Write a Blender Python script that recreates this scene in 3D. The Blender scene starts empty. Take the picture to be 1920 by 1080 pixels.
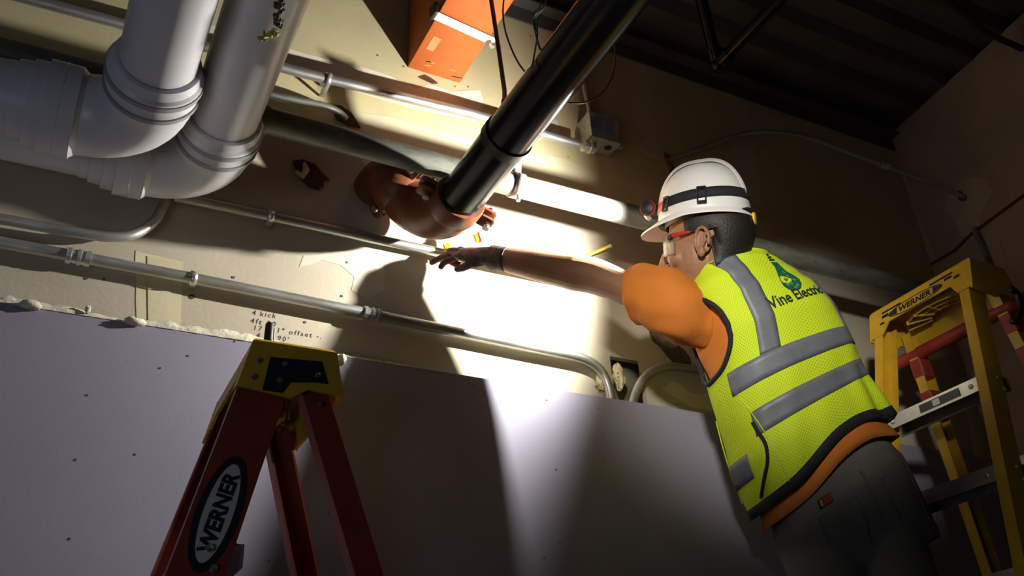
import bpy, math, random
from mathutils import Vector as V, Matrix
rnd = random.Random(11)
S = bpy.context.scene
COL = S.collection
PI = math.pi
# ------------------------------------------------------------------ camera
CAM = V((-0.82507, -2.01656, 1.2))
RM = Matrix(((0.88803095, 0.18347251, 0.42159089),
             (-0.45658541, 0.45985933, 0.76161615),
             (-0.05413688, -0.86883096, 0.49214019)))   # columns: camera right, down, forward
FPX = 1715.0
cd = bpy.data.cameras.new('camera')
cam = bpy.data.objects.new('camera', cd)
COL.objects.link(cam)
r_, d_, f_ = RM.col[0], RM.col[1], RM.col[2]
cam.matrix_world = Matrix(((r_.x, -d_.x, -f_.x, CAM.x), (r_.y, -d_.y, -f_.y, CAM.y), (r_.z, -d_.z, -f_.z, CAM.z), (0, 0, 0, 1)))
cd.sensor_width = 36
cd.lens = 36 * FPX / 1920
cd.clip_start = 0.05
S.camera = cam
# ------------------------------------------------------------------ world, lights, exposure
S.view_settings.view_transform = 'Standard'
S.view_settings.look = 'None'
S.view_settings.gamma = 1
S.view_settings.use_curve_mapping = False
S.view_settings.exposure = 0.0
w = bpy.data.worlds.new('world')
S.world = w
w.use_nodes = True
w.node_tree.nodes['Background'].inputs[0].default_value = (0.55, 0.62, 0.85, 1)
w.node_tree.nodes['Background'].inputs[1].default_value = 0.0015
def spot(name, loc, to, power, size, blend, radius, col):
    l = bpy.data.lights.new(name, 'SPOT')
    l.energy = power; l.spot_size = math.radians(size); l.spot_blend = blend; l.shadow_soft_size = radius; l.color = col
    o = bpy.data.objects.new(name, l); COL.objects.link(o)
    o.location = loc
    o.rotation_euler = (V(to) - V(loc)).to_track_quat('-Z', 'Y').to_euler()
    return o
# added unseen fill lights: soft area at left, narrow spot on the worker
al = bpy.data.lights.new('left_fill', 'AREA'); al.energy = 4.5; al.size = 0.8; al.color = (0.72, 0.80, 1.0)
ao = bpy.data.objects.new('left_fill', al); COL.objects.link(ao)
ao.location = (-2.2, -2.0, 1.0)
ao.rotation_euler = (V((-0.8, -0.4, 2.5)) - ao.location).to_track_quat('-Z', 'Y').to_euler()
spot('worker_fill', (-1.9, -3.4, 1.9), (0.74, -0.5, 2.29), 660, 15.5, 1.0, 0.10, (1.0, 0.95, 0.86))  # added fill from behind the camera, cone kept to the worker

# ------------------------------------------------------------------ helpers
def ray(px, py):
    return RM @ V((px - 960, py - 540, FPX))
def at(px, py, Y):
    d = ray(px, py); return CAM + d * ((Y - CAM.y) / d.y)
def atz(px, py, Z):
    d = ray(px, py); return CAM + d * ((Z - CAM.z) / d.z)
def atd(px, py, dep):
    return CAM + ray(px, py) * (dep / FPX)
ORG = {}
def tag(o, label=None, cat=None, group=None, kind=None):
    if label: o['label'] = label
    if cat: o['category'] = cat
    if group: o['group'] = group
    if kind: o['kind'] = kind
    return o
def thing(name, label, cat, loc=(0, 0, 0), group=None):
    o = bpy.data.objects.new(name, None); COL.objects.link(o)
    o.location = loc; o.empty_display_size = 0.05
    ORG[o.name] = V(loc)
    return tag(o, label, cat, group)
def link_mesh(name, me, mat, parent=None):
    o = bpy.data.objects.new(name, me); COL.objects.link(o)
    if mat: me.materials.append(mat)
    if parent is not None:
        o.parent = parent
        ORG[o.name] = ORG.get(parent.name, V((0, 0, 0)))
    return o
def frame(t):
    t = t.normalized()
    a = V((0, 0, 1)) if abs(t.z) < 0.9 else V((1, 0, 0))
    u = t.cross(a).normalized(); v = t.cross(u).normalized()
    return u, v
class MB:
    def __init__(s): s.v = []; s.f = []; s.uv = None
    def add(s, vs, fs):
        b = len(s.v); s.v += [V(p) for p in vs]; s.f += [tuple(i + b for i in f) for f in fs]; return s
    def box(s, c, size, ax=None):
        c = V(c); hx, hy, hz = [k / 2 for k in size]
        X, Y, Z = ax if ax else (V((1, 0, 0)), V((0, 1, 0)), V((0, 0, 1)))
        vs = [c + X * (hx * i) + Y * (hy * j) + Z * (hz * k) for i in (-1, 1) for j in (-1, 1) for k in (-1, 1)]
        return s.add(vs, [(0, 1, 3, 2), (4, 6, 7, 5), (0, 4, 5, 1), (2, 3, 7, 6), (0, 2, 6, 4), (1, 5, 7, 3)])
    def bbox(s, c, size, ax=None, b=0.003):
        """box with chamfered edges: a loft of rounded rectangles"""
        c = V(c); hx, hy, hz = [k / 2 for k in size]
        X, Y, Z = ax if ax else (V((1, 0, 0)), V((0, 1, 0)), V((0, 0, 1)))
        b = min(b, hx * .9, hy * .9, hz * .9)
        rings = []
        for z, i in ((-hz, b), (-hz + b, 0), (hz - b, 0), (hz, b)):
            x, y = hx - i, hy - i; k = b
            pts = [(x - k, -y), (x, -y + k), (x, y - k), (x - k, y), (-x + k, y), (-x, y - k), (-x, -y + k), (-x + k, -y)]
            rings.append([c + X * p + Y * q + Z * z for p, q in pts])
        return s.loft(rings, cap=True)
    def loft(s, rings, closed=True, cap=False, wrap=False):
        n = len(rings[0]); vs = [p for r in rings for p in r]; fs = []
        m = len(rings)
        for i in range(m if wrap else m - 1):
            for j in range(n if closed else n - 1):
                a = i * n + j; b_ = i * n + (j + 1) % n
                c_ = ((i + 1) % m) * n + (j + 1) % n; d = ((i + 1) % m) * n + j
                fs.append((a, b_, c_, d))
        if cap:
            fs.append(tuple(reversed(range(n)))); fs.append(tuple((m - 1) * n + k for k in range(n)))
        return s.add(vs, fs)
    def tube(s, path, r, n=14, cap=True):
        path = [V(p) for p in path]; m = len(path)
        rs = r if isinstance(r, (list, tuple)) else [r] * m
        tg = []
        for i in range(m):
            a = path[max(0, i - 1)]; b = path[min(m - 1, i + 1)]
            tg.append((b - a).normalized())
        u, v = frame(tg[0]); rings = []
        for i in range(m):
            t = tg[i]; u = (u - t * u.dot(t)).normalized(); v = t.cross(u)
            rings.append([path[i] + (u * math.cos(2 * PI * k / n) + v * math.sin(2 * PI * k / n)) * rs[i] for k in range(n)])
        return s.loft(rings, cap=cap)
    def lathe(s, p, d, prof, n=28, cap=True):
        """prof: (distance along d, radius)"""
        p = V(p); d = V(d).normalized(); u, v = frame(d)
        rings = [[p + d * t + (u * math.cos(2 * PI * k / n) + v * math.sin(2 * PI * k / n)) * r for k in range(n)] for t, r in prof]
        return s.loft(rings, cap=cap)
    def prism(s, poly, vec):
        poly = [V(p) for p in poly]; vec = V(vec); n = len(poly)
        vs = poly + [p + vec for p in poly]
        fs = [tuple(range(n)), tuple(reversed(range(n, 2 * n)))] + [(i, i + n, (i + 1) % n + n, (i + 1) % n) for i in range(n)]
        return s.add(vs, fs)
    def ell(s, c, rx, ry, rz, ax=None, nu=20, nv=12):
        c = V(c); X, Y, Z = ax if ax else (V((1, 0, 0)), V((0, 1, 0)), V((0, 0, 1)))
        rings = []
        for i in range(nv + 1):
            t = -PI / 2 + PI * (i + .02 if i == 0 else i - .02 if i == nv else i) / nv
            rings.append([c + X * (rx * math.cos(t) * math.cos(2 * PI * k / nu)) + Y * (ry * math.cos(t) * math.sin(2 * PI * k / nu)) + Z * (rz * math.sin(t)) for k in range(nu)])
        return s.loft(rings, cap=True)
    def mesh(s, name, org=V((0, 0, 0)), smooth=True, ang=38):
        me = bpy.data.meshes.new(name)
        me.from_pydata([tuple(p - org) for p in s.v], [], s.f)
        if s.uv:
            uvl = me.uv_layers.new(name='UVMap')
            for lp in me.loops: uvl.data[lp.index].uv = s.uv[lp.vertex_index]
        me.update()
        import bmesh
        bm = bmesh.new(); bm.from_mesh(me); bmesh.ops.recalc_face_normals(bm, faces=bm.faces); bm.to_mesh(me); bm.free()
        if smooth:
            me.polygons.foreach_set('use_smooth', [True] * len(me.polygons))
            me.set_sharp_from_angle(angle=math.radians(ang))
        return me
    def build(s, name, mat, parent=None, smooth=True, ang=38):
        org = ORG.get(parent.name, V((0, 0, 0))) if parent is not None else V((0, 0, 0))
        return link_mesh(name, s.mesh(name, org, smooth, ang), mat, parent)
def bez(p0, p1, p2, p3, n=10):
    p0, p1, p2, p3 = map(V, (p0, p1, p2, p3))
    return [p0 * (1 - t) ** 3 + p1 * 3 * t * (1 - t) ** 2 + p2 * 3 * t * t * (1 - t) + p3 * t ** 3 for t in [i / n for i in range(n + 1)]]
def spline(pts, n=6):
    pts = [V(p) for p in pts]; out = []
    for i in range(len(pts) - 1):
        a = pts[max(0, i - 1)]; b = pts[i]; c = pts[i + 1]; d = pts[min(len(pts) - 1, i + 2)]
        for k in range(n):
            t = k / n
            out.append(0.5 * ((2 * b) + (c - a) * t + (2 * a - 5 * b + 4 * c - d) * t * t + (3 * b - a - 3 * c + d) * t ** 3))
    return out + [pts[-1]]
# ------------------------------------------------------------------ materials
def mat(name, col, rough=0.6, metal=0.0, var=0.0, scale=6.0, bump=0.0, bscale=60.0, col2=None, thr=None, spec=0.5, stretch=None, coat=0.0):
    m = bpy.data.materials.new(name); m.use_nodes = True
    nt = m.node_tree; n = nt.nodes; b = n['Principled BSDF']
    b.inputs['Roughness'].default_value = rough; b.inputs['Metallic'].default_value = metal
    b.inputs['Specular IOR Level'].default_value = spec
    if coat: b.inputs['Coat Weight'].default_value = coat; b.inputs['Coat Roughness'].default_value = 0.12
    c4 = (*col, 1); b.inputs['Base Color'].default_value = c4
    tc = n.new('ShaderNodeTexCoord')
    src = tc.outputs['Object']
    if stretch:
        mp = n.new('ShaderNodeMapping'); mp.inputs['Scale'].default_value = stretch
        nt.links.new(src, mp.inputs[0]); src = mp.outputs[0]
    if var or col2:
        nz = n.new('ShaderNodeTexNoise'); nz.inputs['Scale'].default_value = scale; nz.inputs['Detail'].default_value = 6
        nz.inputs['Roughness'].default_value = 0.62
        nt.links.new(src, nz.inputs['Vector'])
        rp = n.new('ShaderNodeValToRGB')
        lo, hi = thr if thr else (0.3, 0.7)
        rp.color_ramp.elements[0].position = lo; rp.color_ramp.elements[1].position = hi
        if col2:
            rp.color_ramp.elements[0].color = c4; rp.color_ramp.elements[1].color = (*col2, 1)
        else:
            rp.color_ramp.elements[0].color = (*[x * (1 - var) for x in col], 1)
            rp.color_ramp.elements[1].color = (*[min(1, x * (1 + var)) for x in col], 1)
        nt.links.new(nz.outputs['Fac'], rp.inputs[0]); nt.links.new(rp.outputs[0], b.inputs['Base Color'])
        if metal > .5:
            mr = n.new('ShaderNodeMapRange'); mr.inputs['To Min'].default_value = max(.05, rough - .12); mr.inputs['To Max'].default_value = min(1, rough + .18)
            nt.links.new(nz.outputs['Fac'], mr.inputs[0]); nt.links.new(mr.outputs[0], b.inputs['Roughness'])
    if bump:
        nb = n.new('ShaderNodeTexNoise'); nb.inputs['Scale'].default_value = bscale; nb.inputs['Detail'].default_value = 4
        nt.links.new(src, nb.inputs['Vector'])
        bp = n.new('ShaderNodeBump'); bp.inputs['Strength'].default_value = bump; bp.inputs['Distance'].default_value = 0.004
        nt.links.new(nb.outputs['Fac'], bp.inputs['Height']); nt.links.new(bp.outputs[0], b.inputs['Normal'])
    return m
M = {}
M['wall_up'] = mat('ivory_board', (0.56, 0.49, 0.28), 0.85, var=.10, scale=3.5, bump=.15, bscale=90)
M['wall_low'] = mat('grey_board', (0.46, 0.41, 0.31), 0.85, var=.10, scale=4, bump=.15, bscale=90)
M['mud'] = mat('joint_compound', (0.70, 0.66, 0.54), 0.8, var=.10, scale=9, bump=.25, bscale=50)
M['tape'] = mat('paper_tape', (0.62, 0.56, 0.36), 0.8, var=.08, scale=9, bump=.1, bscale=60)
M['purple'] = mat('purple_board', (0.275, 0.262, 0.335), 0.62, var=.06, scale=3, bump=.06, bscale=120, spec=.35)
M['rwall'] = mat('taped_board', (0.34, 0.28, 0.19), 0.85, var=.16, scale=2.5, bump=.15, bscale=60)
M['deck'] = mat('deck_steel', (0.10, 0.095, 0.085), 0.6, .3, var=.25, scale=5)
M['floor'] = mat('concrete', (0.25, 0.24, 0.22), 0.85, var=.2, scale=4, bump=.2, bscale=30)
M['pvc'] = mat('white_pvc', (0.62, 0.62, 0.65), 0.34, var=.04, scale=8)
M['ring_grey'] = mat('grey_groove', (0.27, 0.27, 0.285), 0.5)  # rings in a darker grey than the pipe
M['black_pipe'] = mat('black_steel', (0.008, 0.008, 0.009), 0.24, .0, var=.3, scale=20, bump=.03, bscale=40, spec=.28)
M['emt'] = mat('zinc_conduit', (0.50, 0.50, 0.48), 0.38, .85, var=.14, scale=30, stretch=(.3, 1, 1))
M['galv'] = mat('galvanised', (0.20, 0.21, 0.175), 0.5, .45, var=.6, scale=16, bump=.15, bscale=30, stretch=(.35, 1, 1))
M['galv_bright'] = mat('bright_zinc', (0.66, 0.67, 0.64), 0.3, .8, var=.18, scale=30, bump=.08, bscale=60)
M['coupling'] = mat('orange_coupling', (0.15, 0.045, 0.016), 0.45, 0, var=.35, scale=24, bump=.3, bscale=60, spec=.5)
M['beam'] = mat('primer_orange', (0.42, 0.10, 0.018), 0.6, 0, var=.14, scale=9, bump=.1, bscale=60)
M['white_strap'] = mat('white_steel', (0.78, 0.76, 0.68), 0.5, 0, var=.06)
M['bolt'] = mat('bolt_zinc', (0.55, 0.54, 0.5), 0.3, .9)
M['rod'] = mat('dark_rod', (0.03, 0.028, 0.025), 0.5, .4)
M['wire'] = mat('green_wire', (0.13, 0.19, 0.17), 0.45, 0.2)
M['foam'] = mat('foam_mud', (0.62, 0.58, 0.46), 0.95, var=.2, scale=40, bump=.6, bscale=90)
M['insul'] = mat('insulation', (0.72, 0.66, 0.40), 0.95, var=.2, scale=60, bump=.7, bscale=140)
M['rust'] = mat('torn_brown', (0.085, 0.032, 0.02), 0.9, var=.4, scale=30, bump=.5, bscale=60)
M['firestop'] = mat('red_sealant', (0.20, 0.035, 0.02), 0.7, var=.3, scale=30, bump=.5, bscale=60)
M['ink'] = mat('black_ink', (0.05, 0.045, 0.04), 0.8)
M['screw'] = mat('screw_head', (0.14, 0.13, 0.13), 0.5, .4)
M['black'] = mat('black_plastic', (0.012, 0.012, 0.013), 0.5)
M['dark_hole'] = mat('cavity_board', (0.20, 0.19, 0.11), 0.9, var=.4, scale=14)
M['debris'] = mat('brown_gunk', (0.08, 0.055, 0.035), 0.7, var=.5, scale=60, bump=.8, bscale=80)
M['yellow_tuft'] = mat('yellow_tuft', (0.55, 0.42, 0.12), 0.95, var=.3, scale=60, bump=.6, bscale=90)
# ------------------------------------------------------------------ the room
def slab(name, x0, x1, y0, y1, z0, z1, m, parent=None):
    return MB().box(((x0 + x1) / 2, (y0 + y1) / 2, (z0 + z1) / 2), (x1 - x0, y1 - y0, z1 - z0)).build(name, m, parent, smooth=False)
CZ = 3.70
def rwx(y): return 2.252 + 0.125 * y          # the right wall leans in by seven degrees
fl = slab('floor', -4.5, 4.0, -6, 0.3, -0.1, 0, M['floor']); tag(fl, kind='structure')
# back wall: ivory board above, grey board below, with an opening cut for the conduits
JZ = 2.90
wb = MB()
wb.box((-1.1, 0.01, (JZ + CZ) / 2 + .05), (7.0, .02, CZ - JZ + .1))
wall_back = wb.build('wall_back', M['wall_up'], smooth=False); tag(wall_back, kind='structure')
hx0, hz0 = at(1152, 742, 0).x, 2.185
hx1, hz1 = at(1205, 690, 0).x, at(1180, 674, 0).z
g = MB()
def cell(x0, x1, z0, z1): g.box(((x0 + x1) / 2, .01, (z0 + z1) / 2), (x1 - x0, .02, z1 - z0))
cell(-4.6, hx0, 2.12, JZ - .002); cell(hx1, 2.4, 2.12, JZ - .002); cell(hx0, hx1, 2.12, hz0); cell(hx0, hx1, hz1, JZ - .002)
g.build('drywall_panel', M['wall_low'], wall_back, smooth=False)
MB().box(((hx0 + hx1) / 2, .075, (hz0 + hz1) / 2), (hx1 - hx0 + .16, .01, hz1 - hz0 + .2)).build('cavity_back', M['dark_hole'], wall_back, smooth=False)
# purple board standing proud of it
PF = -.042
PT = at(600, 661, PF).z
pur = slab('wall_lower', -4.6, 2.20, PF, PF + .010, 0, PT, M['purple']); tag(pur, kind='structure')
MB().box((-1.1, .02, 1.06), (6.6, .03, 2.12)).build('backing_board', M['wall_low'], pur, smooth=False)
k = 0
scr = MB().lathe((0, 0, 0), (0, -1, 0), [(0, .0028), (.0006, .0026), (.0007, .0016), (.0002, .0012)], 10).mesh('screw')
for px, py in ((300, 690), (163, 741), (352, 667), (141, 862), (253, 852), (130, 1010), (887, 721), (1025, 750), (1122, 767), (1131, 861), (1043, 880), (1050, 1018), (1021, 1046), (616, 963), (504, 1052), (440, 640), (1158, 700), (432, 790)):
    if px > 480 and py < 710 and px < 640: continue
    p = at(px, py, PF - .0002)
    o = link_mesh('screw', scr, None if k else M['screw'], pur); o.location = p; k += 1
# right wall
def rw(name, y0, y1, z0, z1, m, off=0.0, parent=None):
    b = MB(); q = [V((rwx(y0) - off, y0, z0)), V((rwx(y1) - off, y1, z0)), V((rwx(y1) - off, y1, z1)), V((rwx(y0) - off, y0, z1))]
    b.prism(q, (.02, 0, 0)); return b.build(name, m, parent, smooth=False)
def at_r(px, py, off=0.0):
    d = ray(px, py); n = V((1, -.125, 0)); p0 = V((2.252 - off, 0, 0))
    return CAM + d * ((p0 - CAM).dot(n) / d.dot(n))
wr = rw('wall_right', -5.0, 0.02, 0, CZ, M['rwall']); tag(wr, kind='structure')
# taped joint running along the right wall and down its inside corner
a, b = at_r(1745, 497), at_r(1920, 368)
jb = MB(); jb.tube([at_r(1735, 502, .003), at_r(1790, 470, .004), at_r(1820, 440, .003), at_r(1920, 366, .004)], .006, 8)
jb.build('ragged_joint', M['rust'], wr)
def rpatch(pts, name='joint_compound', m='mud_dim', off=.002):
    b = MB(); b.prism([at_r(x, y, off) for x, y in pts], (.0015, 0, 0)); return b.build(name, M[m], wr, smooth=False)
rw('purple_board', -5.0, -.05, 0, 2.02, M['purple'], .010, wr)
M['mud_dim'] = mat('dried_compound', (0.44, 0.38, 0.27), 0.85, var=.14, scale=6, bump=.2, bscale=50)
M['mud_grey'] = mat('grey_compound', (0.40, 0.37, 0.34), 0.85, var=.14, scale=6, bump=.2, bscale=50)
rpatch([(1668, 268), (1680, 285), (1708, 360), (1730, 420), (1760, 495), (1738, 498), (1712, 430), (1690, 350)])
rpatch([(1792, 350), (1808, 330), (1850, 335), (1862, 360), (1840, 400), (1835, 440), (1800, 442), (1788, 410), (1772, 395), (1775, 370)], m='mud_dim')
rpatch([(1782, 610), (1795, 590), (1830, 640), (1850, 700), (1870, 770), (1835, 790), (1810, 700)], m='mud_grey', off=.003)
rpatch([(1850, 895), (1900, 860), (1920, 950), (1925, 965), (1868, 968)], m='mud_grey', off=.003)
rpatch([(1835, 470), (1875, 452), (1895, 520), (1862, 540)], m='rwall', off=.003)
for px, py in ((1893, 302), (1693, 263), (1850, 128), (1796, 176), (1907, 74), (1880, 930)):
    o = link_mesh('screw', scr, None, wr); o.location = at_r(px, py, .002); o.rotation_euler.z = -PI / 2
# ceiling deck: plate with trapezoid ribs along the wall, ledger angle at the wall
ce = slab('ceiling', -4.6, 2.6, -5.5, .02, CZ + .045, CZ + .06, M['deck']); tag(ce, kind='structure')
for i in range(30):
    y = -.16 - i * .152
    rb = MB(); q = [V((-4.5, y - .060, CZ + .045)), V((-4.5, y - .030, CZ - .005)), V((-4.5, y + .03, CZ - .005)), V((-4.5, y + .060, CZ + .045))]
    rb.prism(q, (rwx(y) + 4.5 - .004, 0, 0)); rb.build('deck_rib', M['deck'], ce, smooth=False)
led = MB(); led.box((-1.1, -.028, CZ - .028), (6.7, .05, .006)); led.box((-1.1, -.006, CZ - .06), (6.7, .006, .07))
led.build('ledger_angle', M['deck'], ce, smooth=False)

# joint compound patches on the back wall (1.5 mm thick)
def wpatch(pts, m='mud', name='joint_compound', y=-.0002, parent=None, th=.0006, jit=0.0):
    q = []
    n = len(pts)
    for i in range(n):
        a = pts[i]; b2 = pts[(i + 1) % n]
        L = math.hypot(b2[0] - a[0], b2[1] - a[1]); kk = max(1, int(L / 14)) if jit else 1
        for t in range(kk):
            u = t / kk; q.append((a[0] + (b2[0] - a[0]) * u + rnd.uniform(-jit, jit), a[1] + (b2[1] - a[1]) * u + rnd.uniform(-jit, jit)))
    b = MB(); b.prism([at(x, y_, y) for x, y_ in q], (0, -th, 0)); return b.build(name, M[m], parent or wall_back, smooth=False)
wpatch([(380, 42), (520, 86), (620, 113), (673, 124), (730, 142), (779, 167), (804, 158), (845, 171), (900, 170), (906, 190), (895, 228), (760, 200), (600, 150), (380, 90)], jit=1.0)
M['mud_soft'] = mat('feathered_compound', (0.55, 0.50, 0.40), 0.85, var=.08, scale=6, bump=.15, bscale=60)
wpatch([(1018, 221), (1046, 226), (1050, 250), (1010, 262), (1000, 240)], jit=1)
M['mud_up'] = mat('thin_compound', (0.60, 0.54, 0.36), 0.85, var=.08, scale=6, bump=.15, bscale=60)
wpatch([(1193, 104), (1209, 108), (1216, 160), (1228, 222), (1232, 296), (1215, 292), (1197, 273), (1215, 258), (1193, 240), (1187, 200), (1183, 150)], m='mud_up', jit=1)
wpatch([(1355, 165), (1400, 180), (1420, 300), (1428, 385), (1395, 380), (1380, 300), (1362, 240)], m='mud_up', jit=1)
wpatch([(640, 202), (665, 209), (738, 221), (884, 263), (991, 285), (1053, 297), (1110, 318), (1240, 356), (1400, 405), (1739, 531), (1742, 566), (1400, 455), (1240, 412), (1000, 345), (860, 318), (640, 268)], m='mud_up', jit=1.0)
wpatch([(254, 470), (343, 492), (338, 612), (256, 600)], m='tape', jit=.8, y=-.0005)
wpatch([(276, 480), (322, 492), (318, 606), (278, 600)], m='mud_up', y=-.002, th=.0006)
wpatch([(560, 500), (600, 488), (640, 498), (665, 520), (660, 545), (690, 560), (720, 540), (720, 470), (640, 470), (570, 480)], m='mud_soft', jit=2.5)
wpatch([(1190, 660), (1225, 668), (1268, 690), (1262, 700), (1200, 700), (1196, 680)], m='wall_low', jit=2)
wpatch([(1215, 612), (1240, 622), (1262, 640), (1285, 655), (1300, 690), (1270, 690), (1250, 665), (1225, 640)], m='debris', name='brown_smear', jit=2.5, y=-.002)
wpatch([(1240, 730), (1262, 712), (1300, 740), (1330, 735), (1340, 770), (1300, 764)], m='tape', jit=2)
# torn hole and its curled paper left of the orange elbow
th_ = [(549, 303), (566, 300), (590, 308), (604, 326), (618, 338), (606, 340), (604, 352), (596, 346), (598, 358), (580, 352), (566, 340), (556, 326)]
wpatch(th_, m='rust', name='torn_hole', jit=1.2, y=-.002, th=.004)
q = MB(); q.tube([at(556, 322, -.006), at(566, 330, -.012), at(574, 318, -.014), at(570, 306, -.006)], [.006, .01, .01, .005], 8); q.build('torn_paper', M['tape'], wall_back)
wpatch([(676, 300), (690, 302), (700, 316), (688, 320)], m='mud_up', jit=1)
# hole and gunk above the big pipe
wpatch([(618, 196), (640, 200), (660, 214), (676, 240), (655, 238), (632, 224)], m='rust', name='torn_hole', jit=1.5, y=-.002, th=.004)
wpatch([(788, 147), (800, 144), (812, 150), (822, 156), (810, 158)], m='rust', name='torn_hole', jit=1, y=-.003, th=.003)
for px, py in ((708, 104), (757, 125), (646, 147), (878, 163), (853, 162), (995, 68), (1173, 126), (1316, 172), (1065, 295), (1062, 62)):
    o = link_mesh('screw', scr, None, wall_back); o.location = at(px, py, -.001)
for px, py in ((438, 520), (162, 522), (195, 523), (572, 604), (641, 555), (650, 492)):
    o = link_mesh('screw', scr, None, wall_back); o.location = at(px, py, -.001); o.scale = (1.3, 1, 1.3)
wpatch([(355, 553), (362, 551), (367, 557), (361, 561), (356, 559)], m='rust', name='drill_hole', y=-.001)
# dangling paper wisps under the beam
# crusty bead of compound along the top of the purple board
def crust(x0, x1, hgt, seed):
    r2 = random.Random(seed); b = MB(); n = int((x1 - x0) / .012); rings = []
    for i in range(n + 1):
        x = x0 + (x1 - x0) * i / n; e = math.sin(PI * i / n) ** .5
        h = hgt * (0.55 + .45 * r2.random()) * (.3 + .7 * e); t = .006 * (.6 + .8 * r2.random())
        rings.append([V((x, PF + .010, PT - .002)), V((x, PF - t * .3, PT - .001)), V((x, PF - t * .3, PT + h * .3)), V((x, PF + .010, PT + h)), V((x, PF + .02, PT + h))])
    b.loft(rings, cap=True); return b.build('compound_crust', M['foam'], wall_back, ang=70)
crust(-1.4, -.72, .028, 1); crust(-.72, -.34, .030, 2); crust(-.34, .05, .012, 3)
# handwriting on the wall
def text_obj(name, body, size, fn, m, parent, align='LEFT', extrude=0.0, shear=0.0, sp=1.0, off=0.0):
    c = bpy.data.curves.new(name, 'FONT'); c.body = body; c.size = size; c.align_x = align; c.resolution_u = 3; c.shear = shear; c.space_character = sp; c.offset = off
    o = bpy.data.objects.new(name, c); COL.objects.link(o)
    bpy.context.view_layer.update()
    me = bpy.data.meshes.new_from_object(o.evaluated_get(bpy.context.evaluated_depsgraph_get()))
    bpy.data.objects.remove(o); bpy.data.curves.remove(c)
    import bmesh
    bm = bmesh.new(); bm.from_mesh(me)
    if fn[1]:
        bmesh.ops.triangulate(bm, faces=bm.faces)
        for _ in range(fn[1]): bmesh.ops.subdivide_edges(bm, edges=[e for e in bm.edges if e.calc_length() > size * .12], cuts=1)
        bmesh.ops.triangulate(bm, faces=bm.faces)
    org = ORG.get(parent.name, V((0, 0, 0)))
    for v in bm.verts: v.co = fn[0](v.co.x, v.co.y) - org
    bm.to_mesh(me); bm.free(); me.name = name
    me.materials.clear()
    return link_mesh(name, me, m, parent)
def hand(body, px, py, size, rot=0.0, thick=0):
    p = at(px, py, -.0004); c, s = math.cos(rot), math.sin(rot)
    text_obj('handwriting', body, size, ((lambda x, y: V((p.x + x * c - y * s, -.0004, p.z + x * s + y * c))), 0), M['ink'], wall_back, shear=.12, sp=1.35, off=.00025)
hand('4', 472, 590, .0190, .02); hand('kick', 487, 592, .0180, .02)
hand('4ft 90', 469, 605, .0190, .01)
hand('17 >', 474, 618, .0180, .0); hand('-', 508, 621, .018)
hand('1" offset -.', 518, 623, .0185, .02)
hand('4', 480, 632, .0180); hand('4 90\'', 504, 635, .0180, .0)
# foam blobs
def blob(px, py, Y, size, label, cat='foam', seed=0, m='foam', name='foam_blob', n=14, spike=.22):
    r2 = random.Random(seed); c = at(px, py, Y); b = MB()
    rings = []
    for i in range(9):
        t = -PI / 2 + PI * min(max(i, .1), 7.9) / 8; ring = []
        for k2 in range(n):
            a_ = 2 * PI * k2 / n; rr = 1 + r2.uniform(-spike, spike)
            ring.append(c + V((size[0] * math.cos(t) * math.cos(a_) * rr, size[1] * math.cos(t) * math.sin(a_) * rr, size[2] * math.sin(t) * rr)))
        rings.append(ring)
    b.loft(rings, cap=True); o = b.build(name, M[m], ang=80); tag(o, label, cat); return o
blob(58, 573, PF - .006, (.024, .015, .009), 'whitish foam blob on purple board edge at far left', seed=1)
blob(252, 603, PF - .006, (.022, .014, .009), 'whitish foam blob on purple board edge below the taped seam', seed=2)
blob(640, 674, PF - .006, (.011, .014, .013), 'small tan foam lump on purple board edge right of the orange ladder', seed=3)
blob(165, 580, PF - .004, (.006, .006, .010), 'thin foam drip on purple board edge between two larger blobs', seed=4)
# insulation tufts in the wall opening
blob(1160, 706, -.006, (.017, .012, .036), 'yellowish insulation tuft bulging from the wall opening beside the bent conduit', 'insulation', 5, 'insul', 'insulation_tuft', 22, .34)
blob(1126, 716, -.008, (.015, .010, .022), 'pale insulation scrap left of the bent conduit end', 'insulation', 6, 'insul', 'insulation_tuft', 22, .34)
M['scuff'] = mat('scuffed_primer', (0.46, 0.19, 0.07), 0.7, var=.2, scale=40)
# ------------------------------------------------------------------ orange steel beam
bx0, bx1, bz0 = -.033, .145, 3.232
bt = thing('steel_beam', 'orange primed steel beam running out of the back wall under the deck', 'beam', (.056, 0, bz0))
MB().bbox(((bx0 + bx1) / 2, -1.6, bz0 + .004), (bx1 - bx0, 3.2, .012), b=.002).build('flange', M['beam'], bt)
MB().bbox(((bx0 + bx1) / 2, -1.6, CZ - .012), (bx1 - bx0, 3.2, .012), b=.002).build('flange', M['beam'], bt)
MB().box((bx0 + .004, -1.6, (bz0 + CZ) / 2), (.008, 3.2, CZ - bz0 - .02)).build('web', M['beam'], bt, smooth=False)
MB().box((bx1 - .004, -1.6, (bz0 + CZ) / 2), (.008, 3.2, CZ - bz0 - .02)).build('web', M['beam'], bt, smooth=False)
MB().prism([V((bx0 + .02, -.10, bz0 - .0028)), V((bx0 + .045, -.098, bz0 - .0028)), V((bx0 + .048, -.155, bz0 - .0028)), V((bx0 + .022, -.158, bz0 - .0028))], (0, 0, .0006)).build('paint_scuff', M['scuff'], bt, smooth=False)
sc = random.Random(4)
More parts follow.
